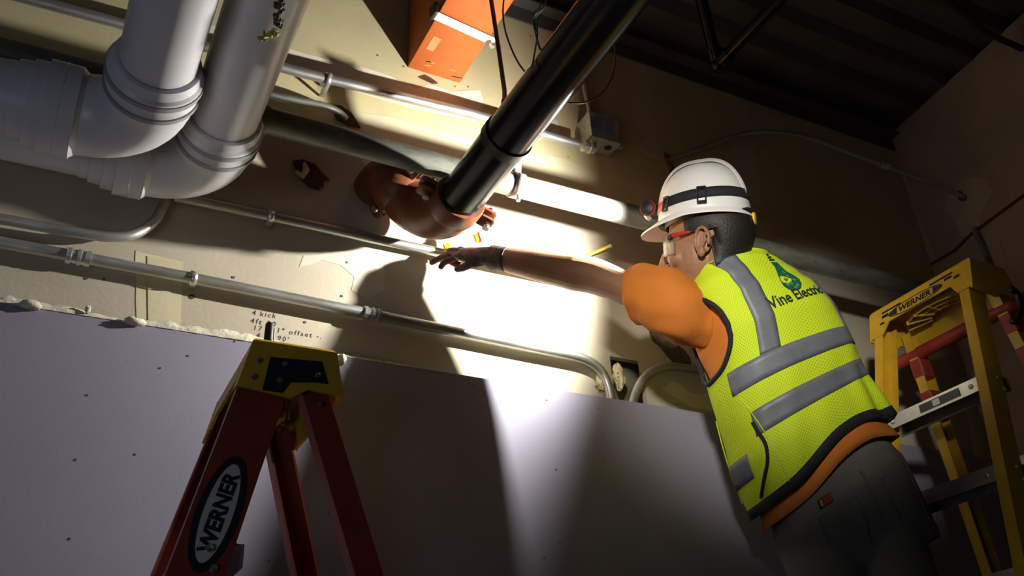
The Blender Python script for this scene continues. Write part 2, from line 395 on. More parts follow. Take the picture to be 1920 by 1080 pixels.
for i in range(7):
    x = sc.uniform(bx0 + .01, bx1 - .03); y = sc.uniform(-.05, -.012); L = sc.uniform(.015, .05)
    MB().prism([V((x, y, bz0 - .0028)), V((x + L, y - .004, bz0 - .0028)), V((x + L * .9, y - .009, bz0 - .0028)), V((x + .004, y - .006, bz0 - .0028))], (0, 0, .0006)).build('paint_scuff', M['scuff'], bt, smooth=False)
# ------------------------------------------------------------------ PVC drain lines
PR = .0715
def pvc(X, Y, Z, label, x_end):
    t = thing('drain_pipe', label, 'pipe', (X, Y, Z), 'white plastic drain lines')
    R = .125; hub = PR + .013
    yb = Y - R                                  # bend starts
    xb = X - R
    # elbow: a fat bend from the run (+X) to the branch (-Y)
    path = [V((xb + R * math.sin(a), Y - R * (1 - math.cos(a)), Z)) for a in [PI / 2 * i / 14 for i in range(15)]]
    el = MB().tube(path, hub, 36).build('elbow', M['pvc'], t)
    # branch hub toward the room
    MB().lathe((X, yb, Z), (0, -1, 0), [(-.02, hub), (.0, hub + .002), (.012, hub + .004), (.03, hub + .004), (.034, hub + .0015), (.052, hub + .0015), (.055, hub + .006), (.072, hub + .006), (.077, hub), (.098, hub - .004), (.1, PR)], 40).build('hub', M['pvc'], t)
    MB().lathe((X, yb - .0135, Z), (0, -1, 0), [(0, hub + .003), (.001, hub + .0075), (.012, hub + .0075), (.013, hub + .003)], 40).build('groove_ring', M['ring_grey'], t)
    MB().lathe((X, yb - .0535, Z), (0, -1, 0), [(0, hub + .004), (.001, hub + .0085), (.013, hub + .0085), (.014, hub + .002)], 40).build('groove_ring', M['ring_grey'], t)
    MB().lathe((X, yb - .09, Z), (0, -1, 0), [(0, PR), (2.2, PR)], 40).build('branch_pipe', M['pvc'], t)
    MB().lathe((X, yb - .1005, Z), (0, -1, 0), [(0, PR + .0004), (.0012, PR + .0004)], 40, cap=False).build('pencil_line', M['ink'], t)
    # run hub: stepped collars and seam
    MB().lathe((xb, Y, Z), (-1, 0, 0), [(-.01, hub), (.001, hub + .009), (.001, hub + .011), (.062, hub + .011), (.062, hub + .004), (.088, hub + .003), (.089, hub - .003), (.116, hub - .005), (.117, PR + .003), (.135, PR + .002), (.136, PR)], 40).build('collar', M['pvc'], t, ang=20)
    MB().lathe((xb - .030, Y, Z), (-1, 0, 0), [(0, hub + .0112), (.0012, hub + .0122), (.0024, hub + .0112)], 40, cap=False).build('seam', M['pvc'], t)
    MB().lathe((xb - .12, Y, Z), (-1, 0, 0), [(0, PR), (x_end, PR)], 40).build('run_pipe', M['pvc'], t)
    return t
pvc(-.767, -.349, 2.480, 'white plastic drain line in front, elbow overlapping the other white line', 2.2)
pvc(-.610, -.170, 2.536, 'white plastic drain line nearer the wall, right of the other, lit on its right', 2.4)
def gunk(pts, r, name, m, label, cat):
    b = MB(); rr = random.Random(3)
    if len(pts) > 3: b.tube(pts, [r * .6 * rr.uniform(.6, 1.2) for _ in pts], 8)
    for i, p in enumerate(pts):
        for _ in range(3): b.ell(p + V((rr.uniform(-.8, .8), rr.uniform(-.3, .3), rr.uniform(-.8, .8))) * r, r * rr.uniform(.3, 1.0), r * rr.uniform(.3, .8), r * rr.uniform(.3, 1.1), nu=8, nv=5)
    o = b.build(name, M[m], ang=70); tag(o, label, cat); return o
gp = [(525, 3, -.86), (520, 12, -.86), (527, 20, -.85), (519, 28, -.84), (524, 36, -.83), (517, 44, -.815), (528, 8, -.855), (523, 48, -.81)]
gunk([at(x, y, Y_) for x, y, Y_ in gp], .0065, 'dried_sealant', 'debris', 'dark lumpy sealant drips on the right white drain pipe', 'sealant')
gunk([at(498, 66, -.80), at(505, 62, -.80), at(512, 60, -.80), at(520, 60, -.795), at(492, 71, -.80)], .006, 'foam_scrap', 'yellow_tuft', 'yellow foam scrap stuck below the dark drips on the white pipe', 'foam')
# ------------------------------------------------------------------ black pipe with grooved orange elbow
BZ = 2.555; BR = .057
bp_ = thing('black_pipe', 'thick black steel pipe running out from the wall to an orange elbow', 'pipe', (0, -.25, BZ))
MB().lathe((0, -.255, BZ), (0, -1, 0), [(0, BR), (3.2, BR)], 44).build('pipe', M['black_pipe'], bp_)
rd = V((-.62, 0, .78)).normalized()
R = .155
P0 = V((0, -.25, BZ)); cc = P0 + rd * R
epath = [cc - rd * (R * math.cos(a)) + V((0, 1, 0)) * (R * math.sin(a)) for a in [PI / 2 * i / 12 for i in range(13)]]
elb = MB().tube(epath, [BR + .008] * 2 + [BR + .010] * 9 + [BR + .008] * 2, 32).build('elbow', M['coupling'], bp_)
def coupling(c, d, side, nm='coupling'):
    d = V(d).normalized(); side = (V(side) - d * V(side).dot(d)).normalized(); up = d.cross(side)
    o = MB().lathe(V(c) - d * .03, d, [(0, BR + .001), (0, BR + .009), (.006, BR + .012), (.02, BR + .0135), (.04, BR + .0135), (.054, BR + .012), (.06, BR + .009), (.06, BR + .001)], 36).build(nm, M['coupling'], bp_)
    for sg in (-1, 1):
        ctr = V(c) + side * (sg * (BR + .030))
        pb = MB()
        for q in (-1, 1):
            pb.bbox(ctr + up * (q * .012), (.042, .040, .016), (side, d, up), b=.005)
        pad = pb.build('bolt_pad', M['coupling'], o)
        MB().lathe(ctr + side * .006 - up * .034, up, [(0, .0), (0, .0095), (.004, .011), (.010, .010), (.011, .0055), (.057, .0055), (.058, .0105), (.066, .0105), (.067, .0)], 10).build('bolt', M['bolt'], o)
    return o
c1 = coupling((0, -.262, BZ), (0, -1, 0), (.80, 0, -.25))
P1 = epath[-1]
c2 = coupling(P1 + rd * .005, rd, (.35, -.9, 0))
MB().tube([P1, P1 + rd * .03] + bez(P1 + rd * .035, P1 + rd * .055, P1 + rd * .065 + V((0, .02, 0)), P1 + rd * .066 + V((0, .09, 0)), 6), BR, 28).build('riser', M['coupling'], bp_)
for tx, ty, a_ in ((0, 0, 0),):
    text_obj('cast_lettering', '90 ELL', .016, ((lambda x, y: epath[5] + V((0, 0, 0)) + (V((1, 0, 0)) * (x - .02)) + V((0, .55, -.83)) * (BR + .0105) + V((0, .8, .6)) * y * .6), 0), M['coupling'], bp_)
MB().prism([at(858, 352, -.345), at(874, 349, -.345), at(876, 353, -.345), at(862, 358, -.345)], (0, .004, 0)).build('chalk_mark', M['mud'], bp_, smooth=False)
# hanger: ring round the black pipe, threaded rod, strap on the beam
HY = -.545
hg = thing('pipe_hanger', 'dark ring hanger and rod carrying the black pipe from the orange beam', 'hanger', (0, HY, BZ))
MB().lathe((0, HY - .014, BZ), (0, 1, 0), [(0, BR + .0005), (0, BR + .0045), (.028, BR + .0045), (.028, BR + .0005)], 44, cap=False).build('ring', M['rod'], hg)
rp0 = V((.0, HY, BZ + BR + .004)); 
MB().prism([V((-.014, HY - .003, BZ + BR)), V((.014, HY - .003, BZ + BR)), V((.006, HY - .003, BZ + BR + .06)), V((-.006, HY - .003, BZ + BR + .06))], (0, .006, 0)).build('yoke', M['rod'], hg, smooth=False)
rt = at(930, 82, -.30)
MB().tube([V((0, HY, BZ + BR + .03)), at(946, 170, -.45), at(936, 100, -.42), at(921, 0, -.42), at(905, -110, -.42)], .0062, 10).build('rod', M['rod'], hg)
st = thing('beam_strap', 'white flat steel strap bolted across the underside of the orange beam', 'strap', (.05, -.3, bz0))
sa, sb = atz(820, 32, bz0 - .012), atz(922, 78, bz0 - .012)
dd = (sb - sa).normalized(); pp = V((-dd.y, dd.x, 0))
MB().bbox((sa + sb) / 2 + V((0, 0, .003)), ((sb - sa).length + .02, .030, .005), (dd, pp, V((0, 0, 1))), b=.0015).build('bar', M['white_strap'], st)
MB().bbox(sa - dd * .012 + V((0, 0, .018)), (.012, .034, .045), (dd, pp, V((0, 0, 1))), b=.002).build('hook', M['rod'], st)
MB().lathe(sb + V((0, 0, -.022)), (0, 0, 1), [(0, .0), (0, .008), (.008, .009), (.009, .005), (.04, .005), (.041, 0)], 8).build('bolt', M['bolt'], st)
MB().lathe(sb + dd * .016 + V((0, 0, -.012)), dd, [(0, .0), (0, .009), (.014, .009), (.014, 0)], 6).build('nut', M['bolt'], st)
# loop of wire thrown round the pipe
WY = -.80
def wp(px, py, Y): return at(px, py, Y)
loop = [wp(948, -25, -.72), wp(943, 20, -.72), wp(948, 60, -.72), wp(965, 105, -.72), wp(982, 132, -.70), wp(1005, 158, -.69), wp(1030, 184, -.69), wp(1045, 189, -.70), wp(1075, 193, -.72), wp(1100, 191, -.72), wp(1128, 175, -.72), wp(1148, 140, -.72), wp(1153, 95, -.72), wp(1143, 55, -.76), wp(1120, 22, -.80), wp(1095, 0, -.84), wp(1070, -20, -.86)]
wt = thing('wire_loop', 'loop of thin green wire slung around the black pipe', 'wire', loop[7])
MB().tube(spline(loop, 6), .0021, 8).build('loop', M['wire'], wt)
MB().tube(spline([wp(1024, -15, -.84), wp(1022, 10, -.83), wp(1005, 30, -.80), wp(1002, 48, -.79), wp(1012, 90, -.80), wp(1030, 115, -.80), wp(1042, 137, -.80)], 5), .0024, 8).build('strand', M['wire'], wt)
MB().tube(spline([wp(1022, -15, -.84), wp(1010, 18, -.83), wp(1000, 36, -.80), wp(1008, 60, -.79), wp(1004, 90, -.79), wp(997, 128, -.79)], 5), .0018, 8).build('strand', M['wire'], wt)
MB().tube(spline([wp(1016, 16, -.815), wp(1002, 24, -.80), wp(1000, 44, -.80), wp(1006, 60, -.80), wp(1008, 40, -.80)], 5), .0024, 8).build('twist', M['wire'], wt)
# ------------------------------------------------------------------ conduits
def conduit(label, path, r, m='emt', name='conduit', base=None):
    path = [V(p) for p in path]
    t = thing(name, label, 'conduit', path[0])
    MB().tube(path, r, 16).build('tube', M[m], t)
    return t
def coup(t, p, d, r, L=.045, nm='coupling'):
    d = V(d).normalized(); p = V(p)
    pr = [(-L / 2, r), (-L / 2, r + .005), (-L * .30, r + .005), (-L * .28, r + .0025), (-L * .06, r + .0025), (-L * .04, r + .005), (L * .10, r + .005), (L * .12, r + .0025), (L * .28, r + .003), (L * .3, r + .005), (L / 2, r + .005), (L / 2, r)]
    o = MB().lathe(p, d, pr, 12, cap=False).build(nm, M['galv_bright'], t, ang=25)
    return o
def clampstrap(t, p, r, w=.016):
    p = V(p)
    o = MB(); n = 14
    for i in range(1): pass
    rings = []
    prof = [(-PI * .5 + PI * k / n) for k in range(n + 1)]
    pts = [V((0, .0, r + .004 + .012))] + [V((0, -math.cos(a) * (r + .004), -math.sin(a) * (r + .004))) for a in prof] + [V((0, 0, -(r + .004) - .028))]
    pts[0] = V((0, abs(p.y) - .002, r + .006)); pts[-1] = V((0, abs(p.y) - .002, -(r + .006)))
    out = [[p + V((x, q.y, q.z)) for q in pts] for x in (-w / 2, w / 2)]
    o.loft(out, closed=False)
    ob_ = o.build('strap', M['galv_bright'], t); md = ob_.modifiers.new('s', 'SOLIDIFY'); md.thickness = .0018
    return ob_
r1 = .0142
pA = [V((-2.2, -.030, 2.335)), at(0, 455, -.030), at(350, 520, -.030), at(700, 590, -.030), at(1000, 652, -.030), at(1060, 664, -.030)]
bend = bez(at(1060, 664, -.030), at(1112, 674, -.030), at(1140, 690, -.018), at(1146, 757, -.0155), 12)
cA = conduit('lowest steel conduit, long run across the wall bending down into the purple board', pA + bend[1:], r1)
dA = (pA[3] - pA[1]).normalized()
coup(cA, at(147, 483, -.030), dA, r1, .05); coup(cA, at(697, 590, -.030), dA, r1, .045)
clampstrap(cA, at(362, 522, -.030), r1)
pB2 = [at(1182, 768, -.0155)] + bez(at(1184, 760, -.0155), at(1196, 705, -.018), at(1222, 690, -.04), at(1262, 688, -.045), 12) + [at(1300, 693, -.045), at(1400, 712, -.045), at(1500, 735, -.02)]
cB2 = conduit('short arched steel conduit rising from the purple board behind the vest', pB2, r1)
pB = [V((-2.2, -.04, 2.40)), at(0, 410, -.04), at(120, 432, -.04)] + bez(at(190, 443, -.04), at(240, 448, -.04), at(262, 440, -.04), at(292, 412, -.03), 10) + [at(325, 350, -.018)]
cB = conduit('steel conduit at left bending up behind the white drain lines', pB, .0125)
zC = 2.548
cC = conduit('middle steel conduit passing behind the gloved hand', [V((-.655, -.03, zC - .003)), V((-.3, -.03, zC)), V((.3, -.03, zC + .004)), V((.95, -.03, zC + .006))], .0135)
clampstrap(cC, V((-.42, -.03, zC)), .0135)
cD = conduit('upper steel conduit running below the ivory wall to the metal box', [V((-2.2, -.06, 2.99)), at(560, 135, -.06), at(880, 212, -.06), at(1084, 270, -.06)], .0145)
clampstrap(cD, V((-.30, -.06, 3.034)), .0145)
cF = conduit('thin brownish conduit above the big galvanised pipe going into a torn hole', [V((-1.4, -.05, 2.80)), at(480, 172, -.05), at(560, 188, -.05)] + bez(at(600, 196, -.05), at(625, 203, -.05), at(640, 210, -.03), at(648, 222, -.012), 6), .0095, 'galv')
# big galvanised pipe
gY, gZ, gR = -.262, 2.660, .0320
ga = thing('galvanised_pipe', 'big blotchy galvanised pipe running along the wall behind the hard hat', 'pipe', (0, gY, gZ))
MB().lathe((-2.2, gY, gZ), (1, 0, 0), [(0, gR), (4.38, gR)], 36).build('tube', M['galv'], ga)
MB().lathe((-.565, gY, gZ), (1, 0, 0), [(0, gR), (0, gR + .005), (.07, gR + .005), (.07, gR)], 36, cap=False).build('coupling', M['galv'], ga)
sx = at(968, 350, gY).x
hs = thing('strap_hanger', 'pale steel strap hanger looped around the galvanised pipe', 'hanger', (sx, gY, gZ))
def strapband():
    o = MB(); n = 22; rr = gR + .004; pts = []
    pts.append(V((0, -.004, .125))); pts.append(V((0, -.010, .07)))
    for k in range(n + 1):
        a = PI * .52 + (PI * 2 - PI * .10) * k / n
        pts.append(V((0, -math.sin(a + PI / 2 - PI * .5) * 0 + math.cos(a) * rr, math.sin(a) * rr)))
    out = [[V((sx, gY, gZ)) + V((x, q.y, q.z)) for q in pts] for x in (-.016, .016)]
    o.loft(out, closed=False); ob_ = o.build('band', M['galv_bright'], hs); md = ob_.modifiers.new('s', 'SOLIDIFY'); md.thickness = .003
strapband()
MB().lathe((sx - .0, gY - .006, gZ - gR - .022), (0, 0, 1), [(0, 0), (0, .006), (.006, .0065), (.007, .004), (.025, .004), (.025, 0)], 8).build('bolt', M['bolt'], hs)
MB().lathe((sx, gY - .016, gZ + .105), (0, 1, 0), [(0, 0), (0, .006), (.005, .006), (.005, 0)], 8).build('bolt', M['bolt'], hs)
# thin conduit to the right wall with its red sealed holes
e0, e1, e2 = at(1254, 300, -.012), at(1405, 243, -.16), at_r(1806, 368, .012)
e1 = V((1.20, -.20, 3.29))
ep = [e0, at(1330, 272, -.08)] + bez(at(1350, 264, -.09), at(1400, 243, -.12), at(1450, 240, -.14), at(1530, 262, -.17), 8) + [at(1670, 315, -.26), e2]
cE = conduit('thin steel conduit bowing from back wall to right wall near the ceiling', ep, .0085)
coup(cE, at(1660, 311, -.255), e2 - at(1600, 290, -.22), .0085, .04)
fs = gunk([at(1250, 296, -.004), at(1253, 305, -.004), at(1258, 316, -.006), at(1262, 327, -.006), at(1266, 338, -.004)], .012, 'sealant_patch', 'firestop', 'reddish brown sealant drip where the thin conduit leaves the back wall', 'sealant')
gunk([at_r(1806, 366, .004), at_r(1801, 369, .004), at_r(1809, 371, .004)], .016, 'sealant_patch', 'firestop', 'red sealant plug where the thin conduit meets the right wall', 'sealant')
cR = conduit('short dark conduit stub running down the right wall above the yellow ladder', [at_r(1827, 428, .012), at_r(1850, 480, .012), at_r(1885, 570, .012), at_r(1940, 700, .012)], .011, 'galv')
cT = conduit('dark thin pipe meeting the right wall under the deck at top right', [V((1.0, -.86, 3.60)), atz(1850, 62, 3.6), at_r(1918, 92, .014)], .012, 'rod')
# vertical conduit above the box
jx, jz, jY = .62, 3.135, -.045
j0 = at(1108, 214, -.05)
cV = conduit('short upright conduit rising from the metal box up the ivory wall', [j0, at(1098, 170, -.045), at(1088, 110, -.04), at(1080, 60, -.03)], .0115)
# junction box: open 4 inch square steel box with knockouts
jb_ = thing('junction_box', 'open square zinc junction box where the upper conduit ends', 'box', at(1125, 252, -.03))
bc = at(1126, 250, -.045); h = .055; dp = .055
zt, zb = bc.z + .058, bc.z - .05; xl, xr = bc.x - .058, bc.x + .056
yf = -.075
def plate(a, b_, c_, d_, vec, nm='side_plate'): return MB().prism([a, b_, c_, d_], vec).build(nm, M['galv_bright'], jb_, smooth=False)
plate(V((xl, -.004, zb)), V((xr, -.004, zb)), V((xr, -.004, zt)), V((xl, -.004, zt)), (0, .002, 0), 'back_plate')
plate(V((xl, -.004, zb)), V((xl, yf, zb)), V((xl, yf, zt)), V((xl, -.004, zt)), (.002, 0, 0))
plate(V((xr, -.004, zb)), V((xr, yf, zb)), V((xr, yf, zt)), V((xr, -.004, zt)), (-.002, 0, 0))
plate(V((xl, -.004, zb)), V((xl, yf, zb)), V((xr, yf, zb)), V((xr, -.004, zb)), (0, 0, .002))
plate(V((xl, -.004, zt)), V((xl, yf, zt)), V((xr, yf, zt)), V((xr, -.004, zt)), (0, 0, -.002))
for i, (ax_, az_) in enumerate(((-.024, .026), (-.026, -.012), (.028, -.02), (.022, .03))):
    MB().lathe((bc.x + ax_, -.0042, bc.z + az_), (0, -1, 0), [(0, .013), (.003, .013), (.003, .011), (.0005, .010)], 18).build('knockout', M['rod'] if i in (1, 2) else M['galv_bright'], jb_)
for i, (ax_, az_) in enumerate(((-.03, 0), (.026, 0))):
    MB().lathe((bc.x + ax_, -.042, zb), (0, 0, -1), [(0, .013), (.0012, .013), (.0014, .009)], 18).build('knockout', M['rod'] if i else M['galv_bright'], jb_)
MB().lathe((bc.x - .024, -.010, bc.z + .026), (0, -1, 0), [(0, .010), (.006, .010), (.010, .006), (.011, 0)], 14).build('locknut', M['bolt'], jb_)
MB().lathe(V((xl, -.06, at(1070, 266, -.06).z)), (-1, 0, 0), [(-.012, .013), (-.012, .019), (.0, .019), (.001, .023), (.006, .023), (.007, .018), (.018, .018), (.019, .021), (.03, .021), (.031, .0150)], 10).build('connector', M['galv_bright'], jb_, ang=25)
MB().lathe(V((xr, -.045, bc.z - .03)), (1, 0, 0), [(-.01, .010), (-.01, .016), (.0, .016), (.002, .019), (.008, .019), (.01, .012), (.024, .012), (.024, .0)], 10).build('connector', M['galv_bright'], jb_, ang=25)
MB().lathe(V((j0.x, -.045, zt)), (0, 0, 1), [(-.01, .010), (-.01, .016), (.0, .016), (.001, .018), (.007, .018), (.008, .0145), (.022, .0145), (.022, .011)], 10).build('connector', M['galv_bright'], jb_, ang=25)
# black sprinkler branch hanging below the deck: two pipes meeting at an elbow
vb = atz(1345, 122, 3.40)
sp_ = thing('sprinkler_branch', 'black pipes meeting in a V at an elbow under the ceiling deck', 'pipe', vb)
va = atz(1310, -20, 3.62); vc = atz(1462, 0, 3.46); vc2 = vb + (vc - vb) * 2.2
MB().tube([vb + (va - vb).normalized() * .02, vb + (va - vb) * 1.1], .021, 18).build('drop_pipe', M['black_pipe'], sp_)
MB().tube([vb + (vc - vb).normalized() * .02, vc2], .021, 18).build('branch_pipe', M['black_pipe'], sp_)
MB().ell(vb, .031, .031, .031).build('elbow', M['black_pipe'], sp_)
MB().lathe(vb, va - vb, [(0, .026), (.04, .027), (.042, .030), (.056, .030), (.057, .021)], 20).build('elbow_collar', M['black_pipe'], sp_)
MB().lathe(vb, vc - vb, [(0, .026), (.04, .027), (.042, .030), (.056, .030), (.057, .021)], 20).build('elbow_collar', M['black_pipe'], sp_)
# ------------------------------------------------------------------ stepladders
M['lad_red'] = mat('red_fibreglass', (0.27, 0.045, 0.022), 0.45, var=.12, scale=20, bump=.05, bscale=120)
M['lad_yel'] = mat('yellow_plastic', (0.62, 0.40, 0.025), 0.5, var=.10, scale=14, bump=.05, bscale=80)
M['lad_yel2'] = mat('yellow_fibreglass', (0.60, 0.36, 0.02), 0.5, var=.14, scale=14, bump=.06, bscale=80)
M['lad_alu'] = mat('aluminium_step', (0.48, 0.48, 0.47), 0.38, .8, var=.15, scale=30, bump=.1, bscale=60)
M['lad_blk'] = mat('navy_label', (0.018, 0.022, 0.03), 0.45)
M['lad_white'] = mat('label_white', (0.62, 0.61, 0.57), 0.5)
M['redband'] = mat('red_sleeve', (0.30, 0.03, 0.02), 0.6, var=.2, scale=20)
def channel(p0, p1, wx, inward, fl=.03, th=.0045):
    """C channel along p0-p1; web wx wide in X facing -inward, flanges pointing inward"""
    i = inward
    prof = [(-wx / 2, 0), (wx / 2, 0), (wx / 2, fl * i), (wx / 2 - th, fl * i), (wx / 2 - th, th * i), (-wx / 2 + th, th * i), (-wx / 2 + th, fl * i), (-wx / 2, fl * i)]
    if i < 0: prof = prof[::-1]
    b = MB(); b.loft([[V(p) + V((x, y, 0)) for x, y in prof] for p in (p0, p1)], cap=True); return b
def oval(c, ax, ay, a, b_, n=40):
    # pointed oval like the badge
    return [c + ax * (a * math.copysign(abs(math.cos(t)) ** 1.0, math.cos(t))) + ay * (b_ * math.sin(t)) for t in [2 * PI * k / n for k in range(n)]]
def stepladder(name, label, zc, zt, xf, xr, xcf, xcr, yn, yf, sf, sr, sy, wf, wr, mrail, mcap, steps, group=None, rear_w=None):
    """zc underside of cap, zt its top; xf/xr rail centres at zc; xcf/xcr = (bottom, top) X of cap front and rear"""
    t = thing(name, label, 'ladder', ((xf + xr) / 2, (yn + yf) / 2, 0), group)
    rails = {}
    for (nm, x, s_, wd) in (('front', xf, -sf, wf), ('rear', xr, sr, wr)):
        for y, sg in ((yn, -1), (yf, 1)):
            top = V((x - s_ * .03, y - sg * sy * .0 - sg * .004, zc + .03)); bot = V((x + s_ * zc, y + sg * sy * zc, 0.012))
            o = channel(top, bot, wd, -sg).build(nm + '_rail', M[mrail], t, smooth=False)
            rails[(nm, sg)] = (o, top, bot)
            MB().bbox(bot + V((0, -sg * .012, .012)), (wd + .02, .045, .045), b=.006).build('foot', M['black'], o)
    # cap shell
    (fb, ft), (rb, rt_) = xcf, xcr
    y0, y1 = yn - .012, yf + .012
    cap = MB()
    cap.loft([[V((ft, y0 + .006, zt)), V((rt_, y0 + .006, zt)), V((rt_, y1 - .006, zt)), V((ft, y1 - .006, zt))], [V((ft - .004, y0, zt - .006)), V((rt_ + .004, y0, zt - .006)), V((rt_ + .004, y1, zt - .006)), V((ft - .004, y1, zt - .006))], [V((ft - .004, y0, zt - .012)), V((rt_ + .004, y0, zt - .012)), V((rt_ + .004, y1, zt - .012)), V((ft - .004, y1, zt - .012))]], cap=True)
    co = cap.build('cap', M[mcap], t, ang=20)
    def pl(q, vec, nm, m=mcap): return MB().prism(q, vec).build(nm, M[m], co, smooth=False)
    F = lambda y: (V((ft - .004, y, zt - .008)), V((fb, y, zc)))
    Rr = lambda y: (V((rt_ + .004, y, zt - .008)), V((rb, y, zc)))
    # front apron with arched lower edge, rear apron, sides
    q = [F(y0)[0], F(y1)[0], F(y1)[1]]
    n = 12
    for k in range(n + 1):
        u = k / n; y = y1 - (y1 - y0) * (.13 + .74 * u); a = F(y)[0].lerp(F(y)[1], .62 if 0 < k < n else 1.0); q.append(a)
    q.append(F(y0)[1])
    pl(q, (.006, 0, 0), 'front_apron')
    pl([Rr(y0)[0], Rr(y1)[0], Rr(y1)[1], Rr(y0)[1]], (-.006, 0, 0), 'rear_apron')
    for y, sg in ((y0, 1), (y1, -1)):
        mid = (fb + rb) / 2 + .02
        zf = zc - .006
        dy = V((0, -.0015 * sg, 0)); ex_ = V((.0015, 0, 0))
        pl([q_ + dy for q_ in (F(y)[0] - ex_, Rr(y)[0] + ex_, Rr(y)[1] + ex_, V((mid + .01, y, zc + .004)), V((mid - .02, y, zf - .01)), V((fb - .0015, y, zf)))], (0, .006 * sg, 0), 'cheek')
    # moulded ribs under the cap
    cx = (fb + rb) / 2 + .02; cy = (y0 + y1) / 2
    for rr in (.055, .085, .115):
        b = MB(); rings = []
        for k in range(17):
            a = PI * k / 16; yy = cy + math.cos(a) * rr * 1.15; xx = cx + .03 - math.sin(a) * rr * .8
            hh = .05
            d = V((-math.sin(a), math.cos(a), 0))
            rings.append([V((xx, yy, zt - .012)), V((xx + .003, yy, zt - .012)), V((xx + .003, yy, zt - .012 - hh)), V((xx, yy, zt - .012 - hh))])
        b.loft(rings, cap=True); b.build('moulded_rib', M[mcap], co, smooth=False)
    for k in range(7):
        a = PI * (k + .5) / 7; d = V((-math.sin(a) * .8, math.cos(a) * 1.15, 0))
        p0 = V((cx + .03, cy, zt - .04)) + d * .05; p1 = V((cx + .03, cy, zt - .04)) + d * .12
        MB().box((p0 + p1) / 2, ((p1 - p0).length, .003, .05), ((p1 - p0).normalized(), (p1 - p0).normalized().cross(V((0, 0, 1))), V((0, 0, 1)))).build('moulded_rib', M[mcap], co, smooth=False)
    # steps
    for z in steps:
        s_ = zc - z; x = xf - sf * s_ + .014; yA = yn - sy * s_ + .006; yB = yf + sy * s_ - .006
        b = MB(); W = .085
        prof = [(-W / 2, -.036), (-W / 2, 0), (W / 2, 0), (W / 2, -.036), (W / 2 - .003, -.036), (W / 2 - .003, -.003), (-W / 2 + .003, -.003), (-W / 2 + .003, -.036)]
        b.loft([[V((x + u, y, z + v_)) for u, v_ in prof] for y in (yA, yB)], cap=True)
        so = b.build('step', M['lad_alu'], t, smooth=False)
        for k in range(5):
            MB().box((x - W / 2 + .012 + k * .015, (yA + yB) / 2, z + .001), (.004, yB - yA - .004, .002)).build('tread_ridge', M['lad_alu'], so, smooth=False)
        for yy in (yA + .05, yB - .05):
            MB().lathe((x - W / 2, yy, z - .018), (-1, 0, 0), [(0, .007), (.003, .006), (.0045, .0)], 10).build('rivet', M['bolt'], so)
        for y, sg in ((yA, 1), (yB, -1)):
            MB().prism([V((x + .03, y + sg * .002, z - .05)), V((x - .03, y + sg * .002, z - .05)), V((x - .03, y + sg * .07, z - .004))], (.06, 0, 0)).build('brace', M['lad_alu'], so, smooth=False) if False else None
            for dx, dz in ((-.012, -.012), (-.002, -.042)):
                MB().lathe((x + dx, y - sg * .010, z + dz), (0, -sg, 0), [(0, .007), (.003, .006), (.0045, 0)], 10).build('rivet', M['bolt'], so)
    # rear cross braces
    for z in [zc - .42, zc - .85, zc - 1.28, zc - 1.7]:
        if z < .15: continue
        s_ = zc - z; x = xr + sr * s_; yA = yn - sy * s_ + .006; yB = yf + sy * s_ - .006
        MB().bbox((x, (yA + yB) / 2, z), (.018, yB - yA, .032), b=.004).build('cross_brace', M['lad_alu'], t)
    # spreader bars
    z = zc - .95
    for y, sg in ((yn, -1), (yf, 1)):
        yy = y + sg * sy * .95 - sg * .02
        MB().bbox(((xf - sf * .95 + xr + sr * .95) / 2, yy, z), (xr - xf + (sf + sr) * .95, .004, .022), b=.001).build('spreader', M['lad_alu'], t)
    return t, co, rails
# left ladder: red rails, yellow cap
LA, LAc, LAr = stepladder('stepladder', 'red fibreglass stepladder with a yellow cap in the left foreground', 1.856, 1.947, -.506, -.412, (-.552, -.528), (-.366, -.386), -.524, -.248, .25, .305, .10, .0856, .0493, 'lad_red', 'lad_yel', (1.58, 1.28, .98, .68, .38))
yq = -.524 - .0145
pq = [at(x, y, yq) for x, y in ((507, 669), (604, 678), (616, 720), (588, 717), (545, 717), (530, 737), (492, 731))]
MB().prism(pq, (0, .001, 0)).build('side_label', M['lad_blk'], LAc, smooth=False)
for px, py in ((485, 676), (475, 707), (535, 683), (525, 713), (596, 703)):
    MB().lathe(at(px, py, yq), (0, -1, 0), [(0, .0055), (.003, .0048), (.004, 0)], 12).build('rivet', M['bolt'], LAc)
ro, rtop, rbot = LAr[('rear', -1)]
MB().lathe(V((-.405, -.5285, 1.838)), (0, -1, 0), [(0, .0055), (.003, .0048), (.004, 0)], 12).build('rivet', M['bolt'], ro)
# oval badge on the near front rail
ro, rtop, rbot = LAr[('front', -1)]
al_ = (rtop - rbot).normalized(); c0 = at(424, 953, -.57)
tt = (c0.z - rbot.z) / (rtop.z - rbot.z); c0 = rbot.lerp(rtop, tt)
ac_ = V((-1, 0, 0)); ac_ = (ac_ - al_ * ac_.dot(al_)).normalized(); nrm = al_.cross(ac_).normalized()
if nrm.y > 0: nrm = -nrm
MB().prism(oval(c0 + nrm * .0005, al_, ac_, .100, .034), nrm * .0006).build('badge', M['lad_blk'], ro, smooth=False)
MB().prism(oval(c0 + nrm * .0012, al_, ac_, .085, .023), nrm * .0004).build('badge_field', M['lad_white'], ro, smooth=False)
text_obj('badge_lettering', 'WERNER', .0335, ((lambda x, y: c0 + nrm * .0022 + al_ * (x) + ac_ * (y - .0115)), 0), M['lad_blk'], ro, align='CENTER', off=.0015)
